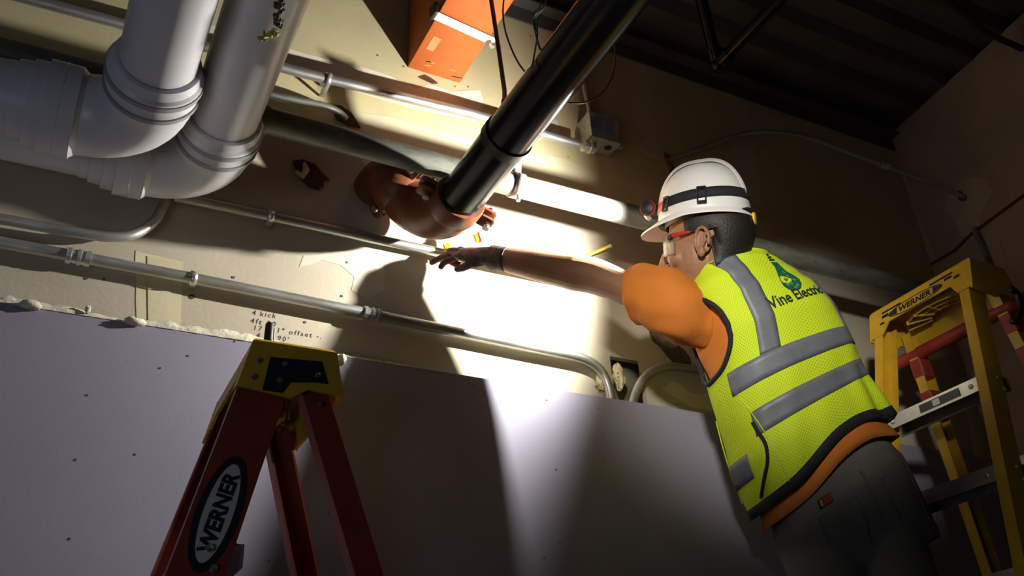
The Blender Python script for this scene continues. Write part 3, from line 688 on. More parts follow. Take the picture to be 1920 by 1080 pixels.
# marker standing on the cap
mk = thing('marker_pen', 'black marker standing upright on the red ladder cap', 'marker', V((-.488, -.448, 1.947)))
MB().lathe((-.488, -.448, 1.947), (0, 0, 1), [(0, .0), (0, .010), (.04, .0098), (.041, .0088), (.074, .0078), (.077, .006), (.077, 0)], 16).build('barrel', M['black'], mk)
MB().bbox((-.4785, -.450, 1.989), (.002, .004, .05), b=.0008).build('clip', M['lad_white'], mk)
# right ladder: yellow, facing left
RA, RAc, RAr = stepladder('stepladder', 'yellow fibreglass stepladder the worker stands on at the right', 2.359, 2.457, 1.359, 1.479, (1.325, 1.359), (1.519, 1.493), -.690, -.349, .27, .14, .055, .062, .050, 'lad_yel2', 'lad_yel', (2.090, 1.844, 1.598, 1.352, 1.106, .860, .614, .368, .122))
# badge and slots on its front apron
y0, y1 = -.690 - .012, -.349 + .012
def fr(u, v_):       # u: left to right 0..1 as seen from the front, v: 0 bottom 1 top
    y = y1 + (y0 - y1) * u; a = V((1.355, y, 2.449)); b = V((1.325, y, 2.359)); p = b.lerp(a, v_); return p + V((-.0012, 0, .0004))
up_ = (V((1.355, 0, 2.449)) - V((1.325, 0, 2.359))).normalized(); rt__ = V((0, -1, 0)); nn = V((-up_.z, 0, up_.x))
cb = fr(.47, .60)
ring_o = oval(cb, rt__, up_, .099, .021); ring_i = oval(cb, rt__, up_, .092, .018)
bm_ = MB(); bm_.loft([ring_o, ring_i], cap=False); bm_.build('badge_outline', M['lad_blk'], RAc, smooth=False)
for sgn in (-1, 1):
    MB().prism([cb + rt__ * sgn * .099 + nn * .0004, cb + rt__ * sgn * .066 + up_ * .0115 + nn * .0004, cb + rt__ * sgn * .066 - up_ * .0115 + nn * .0004], nn * .0004).build('badge_tip', M['lad_blk'], RAc, smooth=False)
text_obj('badge_lettering', 'WERNER', .029, ((lambda x, y: cb + nn * .0008 + rt__ * x + up_ * (y - .010)), 0), M['lad_blk'], RAc, align='CENTER', off=.0009)
def slot(u0, u1, v_, hh):
    a, b = fr(u0, v_), fr(u1, v_)
    MB().bbox((a + b) / 2, ((a - b).length, .001, hh), (rt__, nn, up_), b=.0004).build('slot', M['black'], RAc)
slot(.13, .33, .82, .006); slot(.62, .84, .86, .006); slot(.11, .155, .42, .007); slot(.85, .90, .62, .008)
slot(.13, .20, .66, .010); slot(.76, .83, .74, .008)
stp = [o for o in RA.children if o.name.startswith('step')][0]
def sfr(y, z): return V((1.359 - .27 * .269 - .0435 + .014, y, z))
MB().box(sfr(-.55, 2.072), (.001, .13, .022)).build('warning_label', M['lad_blk'], stp, smooth=False)
MB().box(sfr(-.54, 2.072) + V((-.0008, 0, 0)), (.001, .022, .016)).build('label_print', M['lad_white'], stp, smooth=False)
for sg, yb in ((-1, -.85), (1, -.52)):
    ro, rtop, rbot = RAr[('rear', sg)]
    for za, zb_ in ((2.31, 2.25), (2.21, 2.12)):
        pa = rbot.lerp(rtop, (za - rbot.z) / (rtop.z - rbot.z)); pb = rbot.lerp(rtop, (zb_ - rbot.z) / (rtop.z - rbot.z))
        dd_ = (pa - pb).normalized()
        MB().bbox((pa + pb) / 2 + V((0, -sg * .014, 0)), (.052, .040, (pa - pb).length), (V((1, 0, 0)), V((0, 1, 0)), dd_), b=.004).build('red_band', M['redband'], ro)
MB().tube([V((1.475, -.30, 2.325)), V((1.475, -.80, 2.325))], .020, 14).build('red_crossbar', M['redband'], RA)
hk = MB(); hk.tube(spline([at(1893, 540, -.78), at(1908, 552, -.78), at(1915, 580, -.78), at(1908, 600, -.78), at(1896, 602, -.78)], 5), [.004] + [.009] * 19 + [.004], 10)
hk.build('hook', M['black'], RA)
# ------------------------------------------------------------------ the worker
M['skin'] = mat('skin', (0.29, 0.142, 0.075), 0.5, var=.10, scale=20, bump=.05, bscale=120, spec=.4)
M['hair'] = mat('black_hair', (0.010, 0.008, 0.007), 0.55, bump=.4, bscale=220)
M['shirt'] = mat('orange_shirt', (0.58, 0.175, 0.018), 0.85, var=.08, scale=8, bump=.9, bscale=13)
M['pants'] = mat('work_trousers', (0.15, 0.146, 0.12), 0.9, var=.16, scale=10, bump=1.0, bscale=16)
M['strip'] = mat('reflective_tape', (0.16, 0.17, 0.19), 0.5, .1, var=.10, scale=40, bump=.05, bscale=500)
M['trim'] = mat('black_trim', (0.010, 0.011, 0.013), 0.8, bump=.2, bscale=300)
M['hat'] = mat('white_helmet', (0.74, 0.73, 0.70), 0.36, var=.03, scale=14, bump=.03, bscale=200, spec=.5)
M['orange_band'] = mat('orange_band', (0.62, 0.10, 0.03), 0.6, var=.1, scale=30, bump=.15, bscale=300)
M['glove'] = mat('brown_glove', (0.085, 0.062, 0.055), 0.8, 0, col2=(0.20, 0.155, 0.14), scale=40, thr=(.4, .75), bump=.5, bscale=240)
M['cuff'] = mat('glove_cuff', (0.045, 0.04, 0.04), 0.85, bump=.4, bscale=200)
M['boot'] = mat('boot_leather', (0.09, 0.055, 0.03), 0.6, bump=.2, bscale=90)
M['logo_green'] = mat('logo_green', (0.005, 0.10, 0.055), 0.7)
M['logo_leaf'] = mat('logo_leaf', (0.09, 0.26, 0.10), 0.7)
M['print_black'] = mat('print_black', (0.02, 0.025, 0.02), 0.75)
M['lens_red'] = mat('red_temple', (0.45, 0.03, 0.02), 0.35)
M['tool_yel'] = mat('tool_yellow', (0.75, 0.47, 0.02), 0.45)
M['tool_red'] = mat('tool_red', (0.33, 0.015, 0.015), 0.4)
def vest_mat():
    m = mat('lime_mesh', (0.56, 0.72, 0.012), 0.75)
    nt = m.node_tree; n = nt.nodes; b = n['Principled BSDF']
    uv = n.new('ShaderNodeTexCoord'); mp = n.new('ShaderNodeMapping'); mp.inputs['Scale'].default_value = (1, 1, 1)
    mp.inputs['Rotation'].default_value = (0, 0, .78)
    nt.links.new(uv.outputs['UV'], mp.inputs[0])
    sx = n.new('ShaderNodeSeparateXYZ'); nt.links.new(mp.outputs[0], sx.inputs[0])
    def sn(o):
        a = n.new('ShaderNodeMath'); a.operation = 'MULTIPLY'; a.inputs[1].default_value = 2 * PI / .0062; nt.links.new(o, a.inputs[0])
        c = n.new('ShaderNodeMath'); c.operation = 'SINE'; nt.links.new(a.outputs[0], c.inputs[0]); return c
    s1, s2 = sn(sx.outputs[0]), sn(sx.outputs[1])
    ad = n.new('ShaderNodeMath'); ad.operation = 'ADD'; nt.links.new(s1.outputs[0], ad.inputs[0]); nt.links.new(s2.outputs[0], ad.inputs[1])
    rp = n.new('ShaderNodeValToRGB'); rp.color_ramp.elements[0].position = .05; rp.color_ramp.elements[1].position = .45
    rp.color_ramp.elements[0].color = (0.40, 0.53, 0.008, 1); rp.color_ramp.elements[1].color = (0.34, 0.45, 0.008, 1)
    e0 = rp.color_ramp.elements[0]; e0.color = (0.60, 0.76, 0.014, 1)
    mr = n.new('ShaderNodeMapRange'); mr.inputs[1].default_value = -2; mr.inputs[2].default_value = 2; nt.links.new(ad.outputs[0], mr.inputs[0])
    rp.color_ramp.elements[0].position = .70; rp.color_ramp.elements[1].position = .88
    nt.links.new(mr.outputs[0], rp.inputs[0]); nt.links.new(rp.outputs[0], b.inputs['Base Color'])
    bp = n.new('ShaderNodeBump'); bp.invert = True; bp.inputs['Strength'].default_value = .35; bp.inputs['Distance'].default_value = .002
    nt.links.new(mr.outputs[0], bp.inputs['Height']); nt.links.new(bp.outputs[0], b.inputs['Normal'])
    return m
M['vest'] = vest_mat()
M['vest_plain'] = mat('lime_fabric', (0.60, 0.76, 0.014), 0.75, bump=.1, bscale=300)
UP = V((0, 0, 1))
def lerp(a, b, u): return a + (b - a) * u
def tab(t, rows):
    """piecewise smooth table lookup; rows sorted by first item"""
    if t <= rows[0][0]: return rows[0][1:]
    for a, b in zip(rows, rows[1:]):
        if t <= b[0]:
            u = (t - a[0]) / (b[0] - a[0]); u = u * u * (3 - 2 * u) * .5 + u * .5
            return tuple(lerp(x, y, u) for x, y in zip(a[1:], b[1:]))
    return rows[-1][1:]
# --- joints
EAR = atd(1313, 455, 2.23); HS = 1.06
hy = math.radians(-38); hp = math.radians(9); hr_ = math.radians(15)
hf0 = V((math.sin(hy), math.cos(hy), 0)); hl = UP.cross(hf0).normalized()
hf = (hf0 * math.cos(hp) + UP * math.sin(hp)).normalized(); hu = hf.cross(hl).normalized()
hl, hu = hl * math.cos(hr_) - hu * math.sin(hr_), hu * math.cos(hr_) + hl * math.sin(hr_)      # head tilts to his left
HD = EAR - hl * .078
Bc = atd(1538, 862, 2.27); Nk = atd(1396, 550, 2.31)
AX = Nk - Bc; LS = AX.length
SH = atd(1262, 562, 2.22); EL = atd(1108, 516, 2.345); WR = atd(932, 484, 2.43); PALM = atd(880, 478, 2.468)
# torso table: t, half width, half depth, yaw (deg), roll (deg), forward shift
TT = [(-.55, .178, .128, 22, 16, .0), (-.28, .184, .132, 20, 28, .0), (0, .176, .122, 17, 31, .0), (.25, .176, .120, 13, 27, -.004), (.5, .178, .124, 9, 23, -.010), (.75, .174, .122, 4, 19, -.012),
      (.92, .166, .108, 2, 16, -.006), (1.02, .146, .092, 0, 14, .0), (1.12, .108, .080, 0, 12, .006), (1.22, .066, .064, 2, 10, .02), (1.35, .062, .062, 2, 8, .03)]
def tframe(t):
    w_, d_, ya, ro, sh = tab(t, TT)
    ya = math.radians(ya); ro = math.radians(ro)
    F = V((math.sin(ya), math.cos(ya), 0)); Rb = V((math.cos(ya), -math.sin(ya), 0)) * math.cos(ro) + UP * math.sin(ro)
    U = Rb.cross(F)
    c = Bc + AX * t + F * sh
    return c, Rb, F, U, w_, d_
SE = 2.5
def sp(x, e): return math.copysign(abs(x) ** (2 / e), x)
def torso(t, th, ow=0.0, od=None):
    c, Rb, F, U, w_, d_ = tframe(t)
    if od is None: od = ow
    return c + Rb * ((w_ + ow) * sp(math.cos(th), SE)) + F * ((d_ + od) * sp(math.sin(th), SE))
def remeshed(mb, name, vox, mat_, parent, smooth=4):
    me = mb.mesh(name, V((0, 0, 0)), False)
    o = bpy.data.objects.new(name, me); COL.objects.link(o)
    r = o.modifiers.new('r', 'REMESH'); r.mode = 'VOXEL'; r.voxel_size = vox; r.use_smooth_shade = True
    if smooth:
        s = o.modifiers.new('s', 'SMOOTH'); s.iterations = smooth; s.factor = .5
    bpy.context.view_layer.update()
    m2 = bpy.data.meshes.new_from_object(o.evaluated_get(bpy.context.evaluated_depsgraph_get()))
    bpy.data.objects.remove(o); bpy.data.meshes.remove(me)
    org = ORG.get(parent.name, V((0, 0, 0))) if parent is not None else V((0, 0, 0))
    m2.transform(Matrix.Translation(-org)); m2.name = name
    m2.polygons.foreach_set('use_smooth', [True] * len(m2.polygons)); m2.materials.clear()
    return link_mesh(name, m2, mat_, parent)
FOOT = [V((.955, -.64, .862)), V((.955, -.43, .862))]      # right, left foot on the ladder step
person = thing('person', 'person in lime vest and white hard hat reaching left toward the orange elbow', 'person', (.955, -.53, .862))
def limb(mb, pts, rs, n=18):
    mb.tube(spline(pts, 5), [lerp(rs[i // 5], rs[min(len(rs) - 1, i // 5 + 1)], (i % 5) / 5) for i in range((len(pts) - 1) * 5 + 1)], n)
# --- body, one continuous surface
bd = MB()
NT = 40
bd.loft([[torso(t, 2 * PI * k / NT, -.012) for k in range(NT)] for t in [-.5 + i * .06 for i in range(31)]], cap=True)
def hd(f, l, u): return HD + (hf * f + hl * l + hu * u) * HS
AXH = (hf * HS, hl * HS, hu * HS)
# neck
cN, RbN, FN, UN, _, _ = tframe(1.2)
limb(bd, [tframe(1.0)[0], tframe(1.2)[0] + UP * .0, hd(-.035, 0, -.05), hd(-.025, 0, .0)], [.072, .062, .060, .06])
# cranium, face, jaw
bd.ell(hd(-.008, 0, .045), .098, .077, .092, AXH, 28, 18)
bd.ell(hd(.022, 0, -.015), .072, .066, .085, AXH, 28, 18)
bd.ell(hd(.040, 0, -.055), .052, .052, .058, AXH, 24, 14)
bd.ell(hd(.068, 0, -.092), .022, .024, .020, AXH, 16, 10)      # chin
for s in (-1, 1):
    bd.ell(hd(.062, s * .040, -.022), .026, .024, .024, AXH, 16, 10)   # cheeks
    bd.ell(hd(.078, s * .028, .030), .016, .028, .010, AXH, 16, 10)    # brow
    bd.tube([hd(.094, s * .012, -.034), hd(.107, s * .010, -.032), hd(.100, s * .014, -.028)], [.008, .008, .006], 10)    # nostril wing
    # ear: helix ring, lobe and bowl
    ea = hd(-.004, s * .078, .0)
    hx = [ea + hf * (-.004 + .019 * math.cos(a)) + hu * (.003 + .031 * math.sin(a)) + hl * (s * (.011 - .009 * math.cos(a))) for a in [math.radians(d) for d in range(-60, 215, 18)]]
    bd.tube(hx, .0046, 8)
    bd.ell(ea + hu * -.026 + hf * .001 + hl * (s * .006), .010, .007, .012, AXH, 12, 8)
    bd.ell(ea + hf * -.006 + hu * .002 + hl * (s * -.001), .019, .0045, .029, AXH, 14, 8)
    bd.tube([ea + hf * -.012 + hu * .02 + hl * s * .013, ea + hf * -.012 + hl * s * .012, ea + hf * -.002 + hu * -.014 + hl * s * .010], .004, 8)
bd.tube([hd(.086, 0, .028), hd(.098, 0, .010), hd(.106, 0, -.012), hd(.111, 0, -.022), hd(.100, 0, -.034)], [.008, .009, .011, .0125, .009], 12)   # nose
bd.tube([hd(.080, -.024, -.058), hd(.094, -.008, -.0545), hd(.094, .008, -.0545), hd(.080, .024, -.058)], [.005, .0075, .0075, .005], 10)
bd.tube([hd(.078, -.022, -.067), hd(.091, -.008, -.069), hd(.091, .008, -.069), hd(.078, .022, -.067)], [.005, .0085, .0085, .005], 10)
# left arm
limb(bd, [lerp(SH, tframe(.9)[0], .35), SH, atd(1186, 545, 2.282), lerp(SH, EL, .92), lerp(EL, WR, .18), lerp(EL, WR, .6), WR, lerp(WR, PALM, .35)], [.040, .040, .041, .046, .0485, .040, .029, .022], 20)
# right arm, folded in front of the chest
cS, RbS, FS, US, wS, dS = tframe(.92)
SR = cS + RbS * .150 + FS * .03 - US * .02; ER = SR + FS * .09 - US * .22 - RbS * .06; WRr = ER + FS * .05 + US * .10 + RbS * .05
limb(bd, [lerp(SR, cS, .4), SR, lerp(SR, ER, .5), ER, lerp(ER, WRr, .5), WRr], [.06, .058, .048, .043, .04, .03])
bd.ell(WRr + FS * .05 - RbS * .03, .05, .04, .03)
for k_ in range(4):
    a0 = WRr + FS * .08 - RbS * .05 + US * (.024 - .016 * k_)
    bd.tube([a0, a0 + FS * .035 - RbS * .02, a0 + FS * .04 - RbS * .045, a0 + FS * .02 - RbS * .055], [.009, .009, .0085, .007], 8)
bd.tube([WRr + FS * .04 + US * .02, WRr + FS * .06 + US * .045 - RbS * .02, WRr + FS * .075 + US * .05 - RbS * .045], [.012, .0105, .009], 8)
# legs
HC, RbH, FH, UH, _, _ = tframe(-.28)
KN = []
for s, ft in ((1, FOOT[0]), (-1, FOOT[1])):
    hip = HC + RbH * (s * .088) - UP * .03; kn = lerp(hip, ft, .47) + FH * .035; an = ft + V((0, 0, .085)) - FH * .05
    KN.append((hip, kn, an, ft))
    limb(bd, [hip, lerp(hip, kn, .5), kn, lerp(kn, an, .35), an], [.088, .078, .056, .054, .036])
    bd.tube([ft - FH * .06 + UP * .04, ft + FH * .05 + UP * .035, ft + FH * .15 + UP * .03], [.036, .036, .03], 14)
body = remeshed(bd, 'body', .0026, M['skin'], person, 3)
body['label'] = 'brown skin of the bare forearm, neck and face in profile'
# eyes behind the glasses
for s in (-1, 1):
    MB().ell(hd(.074, s * .031, .012), .012, .013, .011, AXH, 14, 10).build('eye', M['lad_white'], person)
    MB().ell(hd(.0835, s * .031, .012), .0035, .0055, .0055, AXH, 12, 8).build('iris', M['black'], person)
# hair: cropped cap round the back of the head
hr = MB(); rings = []
for i in range(11):
    u_ = .092 - i * .0152; row = []
    for k in range(25):
        a = math.radians(62 + 236 * k / 24)
        rad = math.sqrt(max(.05, 1 - ((u_ - .045) / .102) ** 2))
        fr_ = .097 * math.cos(a) * (rad if u_ > .045 else max(rad, .86)) ; lr = .081 * math.sin(a) * (rad if u_ > .045 else max(rad, .84))
        side = abs(math.sin(a)) ** 4
        uu = u_
        if i > 4 and side > .3 and math.cos(a) > -.35: uu = max(u_, .045)       # cut short over the ears
        row.append(hd(-.012 + fr_ + (.012 if u_ < -.02 else 0), lr, uu))
    rings.append(row)
hr.loft(rings, closed=False); ho = hr.build('hair', M['hair'], person, ang=80)
md = ho.modifiers.new('s', 'SOLIDIFY'); md.thickness = .006; md.offset = 1
# --- shirt
HEM = -.05; TOP = 1.18
def hemt(th):
    d = (th - math.radians(272) + PI) % (2 * PI) - PI
    return HEM + .085 * math.exp(-(d / .55) ** 2)
shb = MB(); n2 = 64
def fold(t, th): return .004 * math.sin(9 * t + 3 * th) + .003 * math.sin(17 * t - 5 * th + 1)
shb.loft([[torso(lerp(hemt(2 * PI * k / n2) - .095, 1.14, i / 30), 2 * PI * k / n2, .008 + fold(i / 24 - .14, 2 * PI * k / n2) + .019 * max(0, 1 - i / 6)) for k in range(n2)] for i in range(31)])
# left sleeve
def sleeve(cs, rads, squash, nn=36, seed=0, tilt=0.0):
    rings = []
    cs = spline(cs, 5); m = len(cs)
    for i, c in enumerate(cs):
        tg = (cs[min(m - 1, i + 1)] - cs[max(0, i - 1)]).normalized()
        v_ = (UP - tg * UP.dot(tg)).normalized(); u_ = tg.cross(v_)
        q = i / (m - 1) * (len(rads) - 1); a = int(min(q, len(rads) - 2)); r = lerp(rads[a], rads[a + 1], q - a); s_ = lerp(squash[a], squash[a + 1], q - a)
        ring = []
        for k in range(nn):
            th = 2 * PI * k / nn; w_ = 1 + .05 * math.sin(3 * th + i * .55 + seed) * (i / m) + .035 * math.sin(i * 1.3 + 2 * th) + .02 * math.sin(5 * th - i * .9) + .030 * math.sin(8 * th + i * .22) * (.3 + .7 * i / m)
            ring.append(c + (v_ * math.sin(th) * s_ + u_ * math.cos(th) * .92) * (r * w_) + tg * (tilt * math.sin(th) * (i / (m - 1)) ** 2))
        rings.append(ring)
    return rings
slv = sleeve([lerp(tframe(.84)[0], SH, .45), atd(1308, 596, 2.26), atd(1262, 570, 2.225), atd(1222, 556, 2.25), atd(1188, 550, 2.282)], [.062, .072, .075, .070, .0655], [1.05, 1.12, 1.16, 1.12, 1.10], tilt=.020)
shb.loft(slv)
shb.loft(sleeve([lerp(cS, SR, .4), SR, lerp(SR, ER, .4), lerp(SR, ER, .75)], [.06, .064, .062, .058], [1, 1, 1, 1], seed=2))
so_ = shb.build('shirt', M['shirt'], person, ang=85); so_['label'] = 'orange T-shirt with short sleeves'
md = so_.modifiers.new('s', 'SOLIDIFY'); md.thickness = .003; md.offset = -1
hem = MB(); hem.tube(slv[-2] + [slv[-2][0]], .0018, 6, cap=False); hem.build('sleeve_hem', M['shirt'], so_)
# --- trousers
pt = MB()
pt.loft([[torso(t, 2 * PI * k / 40, .012 if t < -.2 else .004) for k in range(40)] for t in [-.62 + i * .05 for i in range(13)]], cap=True)
for (hip, kn, an, ft) in KN:
    limb(pt, [hip + UP * .02, lerp(hip, kn, .45), kn, lerp(kn, an, .5), an + UP * .01], [.098, .094, .076, .074, .068], 24)
po = remeshed(pt, 'trousers', .006, M['pants'], person, 6); po['label'] = 'dark grey work trousers'
for (hip, kn, an, ft) in KN:
    b = MB(); b.loft([[ft + FH * (x + math.cos(a) * rx) + FH.cross(UP) * (math.sin(a) * ry) + UP * z for a in [2 * PI * k / 20 for k in range(20)]] for z, x, rx, ry in ((.003, .03, .145, .052), (.02, .03, .147, .054), (.05, .03, .14, .05), (.075, .0, .10, .048), (.10, -.04, .062, .046), (.16, -.05, .055, .046))], cap=True)
    b.build('boot', M['boot'], person)
# --- vest
RB0 = .018; D = math.radians
def voff(t, th):
    o = .020 + .022 * max(0, (.30 - t)) / .40
    left = max(0, math.cos(th - PI))            # hangs loose on the left flank
    o += .022 * left * max(0, 1 - abs(t - .18) / .45)
    o += .0045 * math.sin(7 * th + 5 * t) * max(0, .6 - t) + .003 * math.sin(13 * th - 9 * t) * max(0, .7 - t)
    rgt = max(0, math.cos(th - math.radians(320)))
    o += .020 * math.sin(th * 15 + 2 * t) * rgt ** 5 * max(0, .42 - t)
    return o
def vs(t, th, ex=0.0): return torso(t, th, voff(t, th) + ex)
def hole_t(th):
    """armhole: returns (lo, hi) t-range open at this angle, or None"""
    for c, half, lo, hi in ((D(170), D(36), .60, .985), (0, D(30), .55, .93)):
        d = (th - c + PI) % (2 * PI) - PI
        if abs(d) < half:
            k = math.sqrt(1 - (d / half) ** 2); mid = (lo + hi) / 2; return mid - (mid - lo) * k, mid + (hi - mid) * k
    return None
NV, NH = 144, 84
vm = MB(); idx = {}
for i in range(NH + 1):
    for k in range(NV):
        th = 2 * PI * k / NV; h = hole_t(th); t = lerp(hemt(th), TOP, i / NH); tt_ = t
        if h:      # snap rows near the opening edge onto it
            st_ = (TOP - HEM) / NH
            for e in h:
                if abs(t - e) < st_ * .5: tt_ = e
        idx[i, k] = len(vm.v); vm.v.append(vs(tt_, th))
uvs = [(2 * PI * k / NV * .185, lerp(hemt(2 * PI * k / NV), TOP, i / NH) * LS) for i in range(NH + 1) for k in range(NV)]
for i in range(NH):
    for k in range(NV):
        th = 2 * PI * (k + .5) / NV; h = hole_t(th); t = lerp(hemt(th), TOP, (i + .5) / NH)
        if h and h[0] < t < h[1]: continue
        # open at the front centre
        vm.f.append((idx[i, k], idx[i, (k + 1) % NV], idx[i + 1, (k + 1) % NV], idx[i + 1, k]))
vm.uv = uvs
vo = vm.build('vest', M['vest'], person, ang=85); vo['label'] = 'lime mesh safety vest with grey reflective stripes'
md = vo.modifiers.new('s', 'SOLIDIFY'); md.thickness = .0025; md.offset = -1
def onvest(pts, r, nm='black_trim', m='trim'):
    return MB().tube(pts, r, 8, cap=True).build(nm, M[m], vo)
hb = MB(); hb.loft([[vs(hemt(2 * PI * k / 120) + dt, 2 * PI * k / 120, e_) for k in range(121)] for dt, e_ in ((.055, .002), (.03, .0025), (0, .0025), (-.004, -.003))], closed=False)
ob_ = hb.build('hem_trim', M['trim'], vo, ang=80); md = ob_.modifiers.new('s', 'SOLIDIFY'); md.thickness = .002
for c, half in ((D(170), D(36)), (0, D(30))):
    a = []; b = []
    for k in range(41):
        d = -half + 2 * half * k / 40; d = max(-half * .9999, min(half * .9999, d)); h = hole_t(c + d)
        if h: a.append(vs(h[0], c + d, .001)); b.append(vs(h[1], c + d, .001))
    MB().tube(a + b[::-1] + [a[0]], .0062, 8).build('armhole_trim', M['trim'], vo)
MB().tube([vs(TOP, 2 * PI * k / 60, .001) for k in range(61)], .004, 8).build('collar_trim', M['vest_plain'], vo)
def strip(f, n, nm, m='strip', ex=.0022, wide=4):
    """f(u, s): u along 0..1, s across -1..1 -> (t, theta)"""
    b = MB(); rows = []
    for i in range(n + 1):
        rows.append([vs(*f(i / n, -1 + 2 * j / wide), ex) for j in range(wide + 1)])
    b.loft(rows, closed=False); o = b.build(nm, M[m], vo, ang=80); md = o.modifiers.new('s', 'SOLIDIFY'); md.thickness = .001; return o
D = math.radians
strip(lambda u, s: (.53 + s * .055, D(190) + D(165) * u), 60, 'reflective_band')
strip(lambda u, s: (.315 + s * .055, D(203) + D(150) * u), 60, 'reflective_band')
strip(lambda u, s: (.165 + s * .055, D(128) + D(60) * u), 30, 'reflective_band')
strip(lambda u, s: (.42 + s * .05, D(120) + D(26) * u), 16, 'reflective_band')
def thx(x, t):
    w_ = tab(t, TT)[0] + .02; c = min(.999, abs(x) / w_) ** (SE / 2); a = math.acos(math.copysign(c, x)); return 2 * PI - a
def vx(x, t): return thx(x, t)
strip(lambda u, s: (.585 + u * .55, vx(-.122 + .030 * u + s * .0245, .585 + u * .55)), 40, 'shoulder_band')
strip(lambda u, s: (.585 + u * .55, vx(.150 - .040 * u + s * .018, .585 + u * .55)), 40, 'shoulder_band')
# side seam and slit trim on the left flank
MB().tube(spline([vs(.33, D(203), .003), vs(.28, D(206), .004), vs(.21, D(210), .005), vs(.14, D(208), .006), vs(.08, D(199), .006), vs(.02, D(188), .005)], 6), .0042, 8).build('slit_trim', M['trim'], vo)
MB().tube(spline([vs(.52, D(192), .001), vs(.25, D(212), .001), vs(.0, D(219), .001)], 8), .0015, 6).build('side_seam', M['vest_plain'], vo)
MB().tube(spline([vs(.44, D(150), .002), vs(.25, D(152), .003), vs(.05, D(150), .003)], 8), .0018, 6).build('side_seam', M['vest_plain'], vo)
# pens clipped at the front edge
for dx in (0, .03):
    MB().tube([vs(.36 + dx, D(122), .006), vs(.30 + dx, D(124), .010), vs(.27 + dx, D(126), .012)], [.0035, .0035, .002], 8).build('pen_clip', M['galv_bright'], vo)
# print on the back
TX0, TT0 = -.090, .775
text_obj('back_lettering', 'Vine Electric', .043, ((lambda x, y: vs(TT0 + (y + .10 * x) / LS, vx(TX0 + x * .92, TT0 + y / LS), .0032)), 2), M['print_black'], vo, off=.0006)
def bulb(f, n, nm, m, ex):
    b = MB(); c = vs(TT0 + .20 * 0, PI * 1.5)
    pts = f
    b.add([vs(t, vx(x, t), ex) for x, t in pts], [tuple(range(len(pts)))]); return b.build(nm, M[m], vo, smooth=False)
def lg(x, y):        # logo coordinates in metres, origin at bulb base top
    return (.020 + x + y * .1, (TT0 + .245) + y / LS)
out = [(-.011, .022), (.011, .022), (.012, .005), (.017, -.010), (.027, -.027), (.033, -.043), (.031, -.058), (.021, -.069), (.008, -.074), (-.008, -.074), (-.021, -.069), (-.031, -.058), (-.033, -.043), (-.027, -.027), (-.017, -.010), (-.012, .005)]
bulb([lg(*p) for p in out], 0, 'bulb_print', 'logo_green', .0030)
for p in ((0, -.030), (-.013, -.040), (.012, -.044), (-.004, -.054), (.014, -.060), (-.017, -.056), (.002, -.014), (.004, -.066)):
    q = [(p[0] + .008 * math.cos(a) * (1 if k % 2 == 0 else .55), p[1] + .006 * math.sin(a) * (1 if k % 2 == 0 else .55)) for k, a in enumerate([2 * PI * j / 8 for j in range(8)])]
    bulb([lg(*z) for z in q], 0, 'leaf_print', 'logo_leaf', .0036)
for k in range(3):
    y = .027 + k * .009; wd = .010 - k * .0025
    bulb([lg(-wd, y), lg(wd, y + .002), lg(wd, y + .007), lg(-wd, y + .005)], 0, 'bulb_base_print', 'print_black', .0036)
# trouser details: pocket, seam, tag
def hipS(t, x, ex=.016):
    w_ = tab(t, TT)[0] + .012; c = min(.999, abs(x) / w_) ** (SE / 2); return torso(t, 2 * PI - math.acos(math.copysign(c, x)), ex)
MB().tube([hipS(-.17 - k * .03, 0.0) for k in range(10)], .0014, 6).build('seat_seam', M['pants'], po)
for s in (-1, 1):
    a = [hipS(-.27, s * .04), hipS(-.26, s * .14), hipS(-.52, s * .13), hipS(-.58, s * .09), hipS(-.53, s * .045), hipS(-.27, s * .04)]
    MB().tube(a, .0013, 6).build('pocket_seam', M['pants'], po)
tg_ = [hipS(-.175, -.128, .0175), hipS(-.175, -.096, .0175), hipS(-.225, -.096, .0175), hipS(-.225, -.128, .0175)]
nrmT = -FH
MB().prism(tg_, nrmT * .001).build('pocket_tag', M['trim'], po, smooth=False)
cT_ = sum(tg_, V()) / 4
MB().prism([lerp(cT_, p, .86) + nrmT * .0012 + (tg_[1] - tg_[0]) * .05 for p in tg_], nrmT * .0006).build('tag_patch', M['redband'], po, smooth=False)
e1_ = tg_[1] - tg_[0]; e2_ = tg_[3] - tg_[0]
for k in range(4):
    p0 = tg_[0] + e1_ * .10 + e2_ * (.2 + .17 * k) + nrmT * .0022
    MB().prism([p0, p0 + e1_ * .14, p0 + e1_ * .14 + e2_ * .09, p0 + e2_ * .09], nrmT * .0003).build('tag_lettering', M['lad_white'], po, smooth=False)
# --- hard hat
RIM = .070
def shell(u, a, ex=0.0):
    """u 0 rim .. 1 crown; a angle 0 = front"""
    lf, ll, hh = .110 + ex, .099 + ex, .139 + ex
    k = math.cos(u * PI / 2) ** .72; z = math.sin(u * PI / 2)
    ridge = .007 * math.exp(-(math.sin(a) * k / .16) ** 2) * min(1, u * 5) * (1 if True else 0)
    return hd(.003 + lf * k * math.cos(a), ll * k * math.sin(a), RIM + (hh + ridge) * z + .000)
hb = MB(); NA = 64
hb.loft([[shell(min(.985, i / 18), 2 * PI * k / NA) for k in range(NA)] for i in range(19)], cap=False)
top_i = len(hb.v); hb.v.append(shell(1, 0)); hb.f += [(18 * NA + k, 18 * NA + (k + 1) % NA, top_i) for k in range(NA)]
hat = hb.build('hard_hat', M['hat'], person, ang=70); hat['label'] = 'white hard hat with a headlamp strapped round it'
md = hat.modifiers.new('s', 'SOLIDIFY'); md.thickness = .003; md.offset = -1
